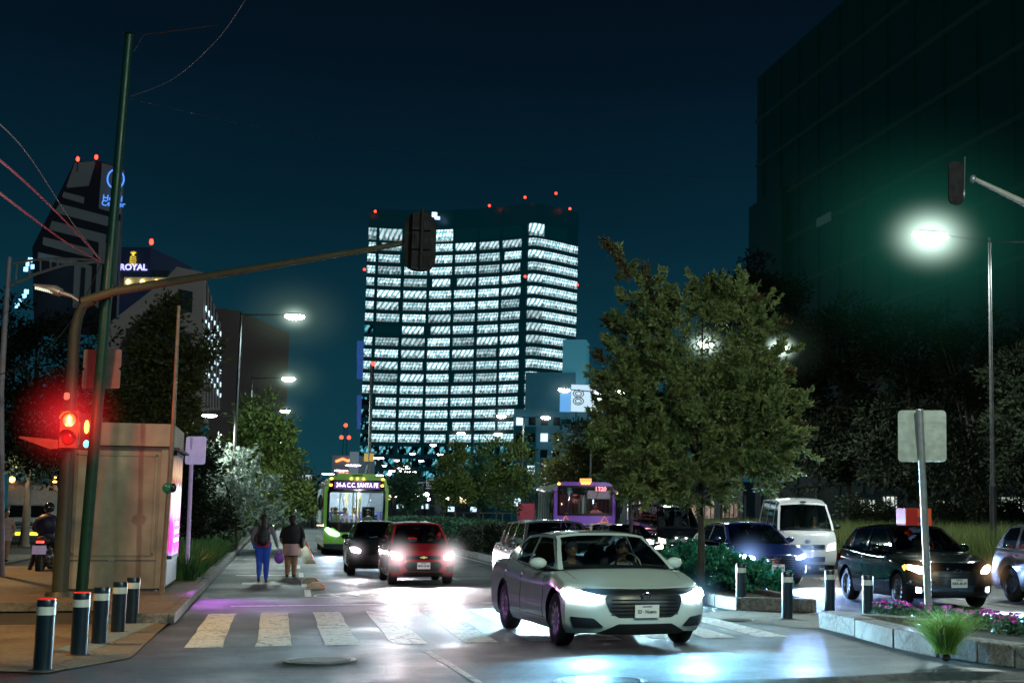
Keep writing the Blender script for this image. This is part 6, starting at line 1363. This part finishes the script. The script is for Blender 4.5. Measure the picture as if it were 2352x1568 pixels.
# motorcycle and rider on the left
pm=G(92,1322,.02);mb=motorbike('motorcycle','black motorcycle seen from behind with a lit red tail lamp',pm+Vector((.02,.8,0)),PI/2-.06);mb.scale=(1.12,)*3
def clothes(c):
    if c.z>1.43: return 3 if False else 0
    return 0
rd_=thing('person','rider in dark jacket and helmet standing astride the black motorcycle','person',pm+Vector((.02,.9,0)),PI/2-.06);b=MB()
b.ell((-.38,0,1.02),(.16,.2,.16),14).ell((-.34,0,1.25),(.15,.21,.22),14).ell((-.27,0,1.46),(.14,.25,.14),14).tube([(-.25,0,1.55),(-.2,0,1.66)],[.06,.055]).ell((-.17,0,1.73),(.1,.085,.12),14)
for s in(-1,1):
    limb(b,[(-.38,s*.11,.98),(-.15,s*.27,.58),(-.3,s*.36,.12)],[.11,.075,.05]);b.tube([(-.33,s*.36,.06),(-.12,s*.40,.05)],[.055,.045],10)
    limb(b,[(-.27,s*.22,1.47),(-.08,s*.36,1.22),(.28,s*.38,1.13)],[.07,.055,.04]);hand(b,Vector((.30,s*.38,1.13)),Vector((1,0,-.1)),s,.8)
o=b.build('body',SKIN,rd_);remesh(o,[SKIN,mat('jacket_navy',(.02,.018,.05),.6,bump=.4,bscale=10),mat('trousers_black',(.012,.012,.015),.8)],lambda c:1 if (c.z>.98 and c.z<1.6 and c.x<.3) else (2 if c.z<=.98 else 0),.016)
MB().ell((-.17,0,1.76),(.155,.135,.15),18).build('helmet',mat('helmet_black',(.015,.012,.02),.15,coat=1),rd_,60)
for s in(-1,1): MB().ell((-.07,s*.03,1.75),(.01,.012,.008),8).build('eye',INK,rd_)
MB().ell((-.40,0,1.30),(.17,.30,.30),16).build('rain_cover',mat('cover_navy',(.022,.02,.06),.45,bump=.8,bscale=5),rd_,60)
# ---------------------------------------------------------------- people
JK=mat('hoodie_grey_mauve',(.20,.17,.23),.85,bump=.3,bscale=40);JN=mat('leggings_blue',(.02,.07,.45),.7,emit=(.02,.08,.6),es=.05);TSB=mat('shirt_black',(.012,.013,.018),.85);SKL=mat('skin_warm',(.35,.17,.10),.55);SHO=mat('shoe_maroon',(.10,.03,.03),.6);SHB=mat('shoe_black',(.012,.012,.014),.5)
def m1(c):
    if c.z<.085: return 3
    if c.z<.93 and abs(c.y)<.21: return 2
    if c.z<1.39 and not(c.z<.84 and abs(c.y)>.2): return 1
    return 0
spec1=dict(leg=[[(.06,-.09,.46),(.10,-.10,.075)],[(.02,.07,.47),(-.22,.06,.17)]],foot=[(1,0,-.1),(.55,0,-.85)],arm=[[(-.03,-.26,1.06),(.02,-.33,.84)],[(-.04,.25,1.07),(.10,.22,.90)]],mat=m1)
p1,o=walker('person','woman in grey hoodie and blue leggings walking away with a long dark ponytail',G(600,1338)+Vector((.0,.1,0)),PI/2,1.66,[SKL,JK,JN,SHO],spec1)
MB().ell((-.005,0,1.53),(.10,.085,.10),16).tube(smooth_curve([(-.09,0,1.52),(-.14,0,1.42),(-.15,.01,1.28),(-.155,.02,1.12)],4),[.035,.05,.06,.06,.06,.06,.055,.055,.05,.045,.04,.03,.015],10).build('hair',HAIR,p1,60)
MB().ell((-.10,0,1.50),(.025,.03,.03),10).build('hair_tie',mat('scrunchie_red',(.5,.04,.06),.6),p1,60)
MB().lathe([(.165,.84),(.175,.90),(.165,.97)],n=20).build('shirt_hem',mat('hem_red',(.35,.02,.05),.8),p1,50)
bp=thing('backpack','black backpack worn by the woman in blue leggings','backpack',p1.location+Vector((0,-.17,0)),PI/2);MB().ell((0,0,1.13),(.11,.15,.24),16).ell((-.07,0,1.04),(.06,.12,.12),12).build('bag',mat('bag_black',(.012,.012,.016),.6,bump=.3),bp,60)
for s in(-1,1): MB().tube([(.06,s*.10,1.30),(.14,s*.12,1.40),(.26,s*.13,1.33)],.02,6).build('strap',BLK,bp,50)
def m2(c):
    if c.z<.07: return 3
    if c.z<1.38 and c.z>.86 and not(c.z<1.02 and abs(c.y)>.22): return 1
    return 0
spec2=dict(leg=[[(.03,-.075,.46),(.02,-.07,.08)],[(.0,.075,.46),(-.03,.07,.08)]],foot=[(1,-.15,-.1),(1,.1,-.1)],arm=[[(-.02,-.25,1.05),(.10,-.24,.86)],[(.0,.24,1.04),(.10,.20,.88)]],mat=m2)
p2,o=walker('person','woman in black shirt and pale pink skirt walking beside the planters',G(658,1325)+Vector((.1,.1,0)),PI/2,1.62,[SKL,TSB,TSB,SHB],spec2);p2.scale=(p2.scale[0]*1.08,p2.scale[1]*1.15,p2.scale[2])
MB().ell((.0,0,1.53),(.105,.09,.105),16).ell((-.06,0,1.44),(.06,.07,.08),12).build('hair',HAIR,p2,60)
MB().lathe([(.135,.97),(.18,.86),(.195,.75),(.205,.57),(.2,.57),(.13,.95)],n=28).build('skirt',mat('skirt_pink',(.55,.33,.36),.85,bump=.3,bscale=20),p2,50)
MB().lathe([(.165,.84),(.20,.95),(.20,1.1),(.19,1.25),(.15,1.34)],n=24).build('loose_top',TSB,p2,60)
hb=thing('handbag','dark handbag on the right arm of the woman in the skirt','handbag',p2.location+Vector((.27,0,0)),PI/2);MB().ell((0,0,.92),(.14,.06,.16),14).build('bag',mat('bag_brown',(.05,.03,.03),.5),hb,60);MB().tube([(.08,0,1.05),(.0,-.03,1.33),(-.08,0,1.05)],.01,6).build('strap',BLK,hb)
pb=thing('plastic_bag','purple carrier bag held between the two walking women','bag',p1.location+Vector((.40,.1,0)),0);MB().ell((0,0,.60),(.12,.08,.14),14).tube([(-.05,0,.7),(-.04,0,.82),(.04,0,.82),(.05,0,.7)],.012,6).build('bag',mat('bag_purple',(.16,.06,.32),.4,emit=(.3,.1,.6),es=.06),pb,60)
ph=None
def m3(c):
    if c.z<.07: return 3
    if c.z<1.36 and c.z>.66 and abs(c.y)<.2: return 1
    return 0
p3,o=walker('person','woman in a pale pink dress standing at the far left edge',G(8,1290,.02),-PI/2+.3,1.66,[SKL,mat('dress_pink',(.45,.28,.27),.85),TSB,SHB],dict(spec2,mat=m3));MB().ell((-.01,0,1.54),(.1,.085,.09),14).build('hair',HAIR,p3,60)
MB().lathe([(.14,1.0),(.18,.85),(.20,.65),(.195,.65),(.13,1.0)],n=24).build('dress_skirt',mat('dress_pink',(.45,.28,.27),.85),p3,50)
# delivery rider beyond the black hatchback
pr=V(2105,1240,32);pr.z=0;m2_=motorbike('motorcycle','delivery motorcycle hidden behind the black hatchback roof',pr,PI/2,colr=(.3,.02,.02),tail=False)
dbx=thing('delivery_box','orange-red delivery box above the black hatchback roof','box',pr+Vector((-.25,-.4,0)));MB().box((0,0,1.64),(.62,.5,.62)).box((0,-.256,1.70),(.3,.01,.12),1).build('box',[mat('box_orange',(.65,.11,.03),.5,emit=(1,.12,.02),es=.12),mat('box_mark',(.3,.05,.03),.5)],dbx);MB().box((-.16,-.262,1.64),(.26,.012,.60)).build('box_flap',mat('box_red',(.35,.02,.012),.7,emit=(1,.03,.02),es=.08),dbx)
rd2=thing('person','rider with red helmet beside the orange delivery box','person',pr+Vector((.25,.0,0)),PI/2);b=MB()
b.ell((-.2,0,.95),(.15,.18,.15)).ell((-.18,0,1.18),(.13,.2,.22)).ell((-.1,0,1.36),(.12,.23,.12)).tube([(-.08,0,1.44),(-.05,0,1.55)],[.055,.05]).ell((-.03,0,1.62),(.1,.085,.11))
for s in(-1,1): limb(b,[(-.2,s*.1,.9),(.15,s*.2,.75),(.05,s*.2,.32)],[.1,.07,.05]);limb(b,[(-.1,s*.2,1.36),(.1,s*.3,1.15),(.35,s*.28,1.1)],[.06,.05,.035]);b.tube([(.05,s*.2,.3),(.22,s*.2,.28)],[.05,.04]);hand(b,Vector((.36,s*.28,1.1)),Vector((1,0,-.1)),s,.8)
o=b.build('body',SKIN,rd2);remesh(o,[SKIN,mat('jacket_red',(.3,.02,.02),.7,emit=(1,.05,.05),es=.05),TSB],lambda c:1 if 1.0<c.z<1.47 and c.x<.33 else (2 if c.z<=1.0 else 0),.018)
MB().ell((-.03,0,1.65),(.15,.13,.14),16).build('helmet',mat('helmet_red',(.4,.03,.03),.2,coat=1,emit=(1,.05,.05),es=.1),rd2,60)
# parked motorcycles and standing men behind the left planting
ms=[]
for i,(x,y,c_) in enumerate([(-3.5,62,(.3,.02,.02)),(-4.2,66,(.03,.05,.3)),(-3.1,70,(.03,.03,.03))]):
    motorbike('motorcycle',['red motorcycle parked behind the left planting','blue motorcycle parked behind the left planting','black motorcycle parked farthest on the left pavement'][i],(x,y,.15),.3+.2*i,colr=c_,tail=i==0)
for i,(x,y,c_) in enumerate([(-4.6,52,(.5,.5,.5)),(-4.3,58,(.05,.15,.3))]):
    cm=mat('man_shirt_%d'%i,c_,.8);p_,o=walker('person',['man in white shirt standing in the planting behind the lilac sign post','man in blue standing behind the left planting'][i],(x,y,.15),.5+i,1.7,[SKIN,cm,TSB,SHB],dict(spec2,mat=lambda c:3 if c.z<.07 else (2 if c.z<.9 else (1 if c.z<1.38 else 0))));MB().ell((0,0,1.54),(.1,.085,.09),12).build('hair',HAIR,p_,60)
def patchy(nm,c_,s_):
    m=mat(nm,(.2,.2,.2),.5,emit=c_,es=s_);N,Lk=nodes(m);b=N['Principled BSDF'];tc=N.new('ShaderNodeTexCoord');n=N.new('ShaderNodeTexNoise');n.inputs['Scale'].default_value=1.1;n.inputs['Detail'].default_value=6;n.inputs['Roughness'].default_value=.75;Lk.new(tc.outputs['Object'],n.inputs[0]);r=N.new('ShaderNodeMapRange');r.inputs[1].default_value=.44;r.inputs[2].default_value=.56;r.inputs[4].default_value=s_;Lk.new(n.outputs[0],r.inputs[0]);Lk.new(r.outputs[0],b.inputs['Emission Strength']);return m
# far shop fronts and lights seen through the trees on the right
for i,(x0,x1,y0,y1,D,c_,s_) in enumerate([(1955,2010,1148,1176,95,(.8,.95,.8),1.1),(2020,2060,1140,1165,95,(.9,1,.9),1.0),(2150,2240,1150,1172,90,(.9,1,.8),1.4),(2290,2352,1142,1176,80,(.8,.95,.8),1.1),(1440,1470,1150,1192,75,(1,.9,.95),1.6),(1490,1560,1158,1192,85,(1,.55,.4),.6),(1580,1640,1150,1190,90,(1,.6,.4),.35),(1660,1700,1150,1188,95,(1,.6,.45),.4)]):
    a=V(x0,y1,D);b_=V(x1,y0,D);t=thing('shop_front',['lit shop front seen behind the van and grass','small lit window band behind the trees','long pale lit shop band behind the sign post','lit shop band at the right edge behind the grass','bright white kiosk light under the tree crown','orange-lit wall left of the tree trunk','dim orange wall right of the tree trunk','dim orange wall behind the dark van'][i],'building',((a.x+b_.x)/2,(a.y+b_.y)/2,0),math.atan2(b_.y-a.y,b_.x-a.x));w=(Vector((b_.x,b_.y))-Vector((a.x,a.y))).length
    MB().box((0,.6,b_.z/2+.2),(w+.8,1,b_.z+.4)).build('wall',DARKW,t)
    MB().box((0,.06,(a.z+b_.z)/2),(w,.04,b_.z-a.z)).build('lit_window',patchy('shop_lit_%d'%i,c_,s_),t)
    for k in range(4): MB().box((-w/2+w*(k+.5)/4,.03,(a.z+b_.z)/2),(.08,.03,b_.z-a.z)).build('mullion',PDARK,t)
t=thing('banner','dark red banner post left of the purple bus','banner',tuple(V(1212,1173,80).xy)+(0,));z0_=V(1200,1200,80).z
MB().box((0,0,1.6),(1.15,.06,1.4)).build('panel',mat('banner_red',(.25,.02,.05),.6,emit=(.6,.03,.08),es=.05),t);text('ALAMEDA',.2,'lettering',mat('banner_letter',(.7,.6,.6),.5),t,(0,-.04,1.3),facing((0,-1,0)),.003);MB().tube([(-.5,0,0),(-.5,0,2.4)],.04,8).build('post',PDARK,t)
t=thing('garden_shelter','pale lit garden stall between the median trees','stall',tuple(V(1110,1173,95).xy)+(0,))
MB().box((0,0,.7),(5.5,.2,.5)).build('counter',mat('stall_pale',(.5,.55,.45),.6,emit=(.6,.8,.6),es=.3,var=.7,nscale=2),t)
for k in range(5): MB().tube([(-2.6+k*1.3,0,0),(-2.6+k*1.3,0,1.7)],.04,6).build('post',STEEL,t)
MB().box((0,.5,1.75),(5.8,1.4,.08)).build('roof',PDARK,t)
# ---------------------------------------------------------------- light
def sl(loc,e,c,aim,spot=172,size=.25,nm='lamp_or_fill',par=None): return light(nm,'SPOT',loc,e,c,par,size,math.radians(spot),aim,.4)
for i in range(4): sl((b1.x+2.15,b1.y+30*i,h1-.2),3000,(.72,1,.95),(0,0,-1))
sl((b1.x-1.1,b1.y-.3,V(537,961,D1).z-.15),1900,(.95,1,.9),(0,0,-1))
for i in range(4):
    for s in(-1,1): sl((pR.x+s*1.95,YR[i],h1-.2),2800,(.85,1,.9),(0,0,-1))
sl((16.5,0,9.5),3500,(.6,.9,1.),(-.45,.7,-.6));sl((-1,5,9.5),1300,(.5,.95,.95),(.3,.8,-.5))
sl((6.5,6,10),4800,(.85,.97,.72),(.1,1,-.05))  # unseen spot out of view, aimed level to light the big tree
sl((-6.5,22,7.5),2600,(1,.58,.18),(.05,.15,-1),92);sl((-9,44,7),2600,(1,.55,.2),(.0,-.2,-1),120);sl((-5.5,24.5,6.5),420,(1,.62,.35),(.25,1,-.62),75);sl((-10.6,65,3.6),420,(1,.8,.55),(0,1,-.35),110)  # last spot is an unseen fill added to brighten the box truck
light('poster_glow','AREA',(-1.6,30.6,1.2),46,(.70,.15,1),None,.6,aim=(.62,-.55,-.48)).data.spread=math.radians(85)
light('signal_glow','POINT',V(158,965,D2-.9),60,(1,.04,.02),None,.1)
# ---------------------------------------------------------------- sky and camera
sc=bpy.context.scene;w=bpy.data.worlds.new('World');sc.world=w;w.use_nodes=True;N,Lk=nodes(w);bg=N['Background']
sky=N.new('ShaderNodeTexSky');sky.sky_type='NISHITA';sky.sun_disc=False;sky.sun_elevation=math.radians(4);sky.sun_rotation=math.radians(200)
geo=N.new('ShaderNodeTexCoord');sp=N.new('ShaderNodeSeparateXYZ');Lk.new(geo.outputs['Generated'],sp.inputs[0])
rp=N.new('ShaderNodeValToRGB');cr=rp.color_ramp;cr.elements[0].position=0;cr.elements[0].color=(0.00512,0.05376,0.07424,1);cr.elements[1].position=.45;cr.elements[1].color=(0.00051,0.00205,0.00576,1)
for p_,c_ in [(.10,(0.00282,0.03584,0.05632,1)),(.20,(0.00102,0.01600,0.03008,1)),(.30,(0.00064,0.00614,0.01408,1))]: e=cr.elements.new(p_);e.color=c_
mr=N.new('ShaderNodeMath');mr.operation='MAXIMUM';mr.inputs[1].default_value=0;Lk.new(sp.outputs[2],mr.inputs[0]);Lk.new(mr.outputs[0],rp.inputs[0])
ms=N.new('ShaderNodeMixRGB');ms.blend_type='ADD';ms.inputs[0].default_value=.0004;Lk.new(rp.outputs[0],ms.inputs[1]);Lk.new(sky.outputs[0],ms.inputs[2]);hn=N.new('ShaderNodeTexNoise');hn.inputs['Scale'].default_value=2.2;hn.inputs['Detail'].default_value=5;Lk.new(geo.outputs['Generated'],hn.inputs[0]);hm=N.new('ShaderNodeMapRange');hm.inputs[1].default_value=.3;hm.inputs[2].default_value=.7;hm.inputs[3].default_value=.86;hm.inputs[4].default_value=1.14;Lk.new(hn.outputs[0],hm.inputs[0]);hv=N.new('ShaderNodeVectorMath');hv.operation='SCALE';Lk.new(ms.outputs[0],hv.inputs[0]);Lk.new(hm.outputs[0],hv.inputs[3]);Lk.new(hv.outputs[0],bg.inputs[0]);bg.inputs[1].default_value=1.0
light('moon','SUN',(0,0,60),.02,(.6,.85,1),None,aim=(-.3,.6,-.8)).data.angle=math.radians(.5)
cd=bpy.data.cameras.new('camera');cam=bpy.data.objects.new('camera',cd);C.objects.link(cam);sc.camera=cam
cY,sY=math.cos(YAW),math.sin(YAW);R3=lambda v:Vector((cY*v[0]-sY*v[1],sY*v[0]+cY*v[1],v[2]))
right=R3((1,0,0));upv=R3((0,-math.sin(T),math.cos(T)));fw=R3((0,math.cos(T),math.sin(T)))
X=right*math.cos(RO)+upv*math.sin(RO);Y_=upv*math.cos(RO)-right*math.sin(RO);M=Matrix((X,Y_,-fw)).transposed().to_4x4();M.translation=Vector((0,0,H));cam.matrix_world=M
cd.sensor_width=36;cd.lens=36*F/2352;cd.shift_x=(1176-PX)/2352;cd.shift_y=0;cd.clip_end=6000;cd.clip_start=.1
cd.dof.use_dof=True;cd.dof.focus_distance=26;cd.dof.aperture_fstop=3.5
sc.view_settings.view_transform='Standard';sc.view_settings.look='None';sc.view_settings.exposure=0
sc.cycles.use_denoising=True;sc.cycles.max_bounces=5;sc.cycles.transparent_max_bounces=12;sc.cycles.sample_clamp_indirect=4;sc.cycles.caustics_reflective=False;sc.cycles.caustics_refractive=False
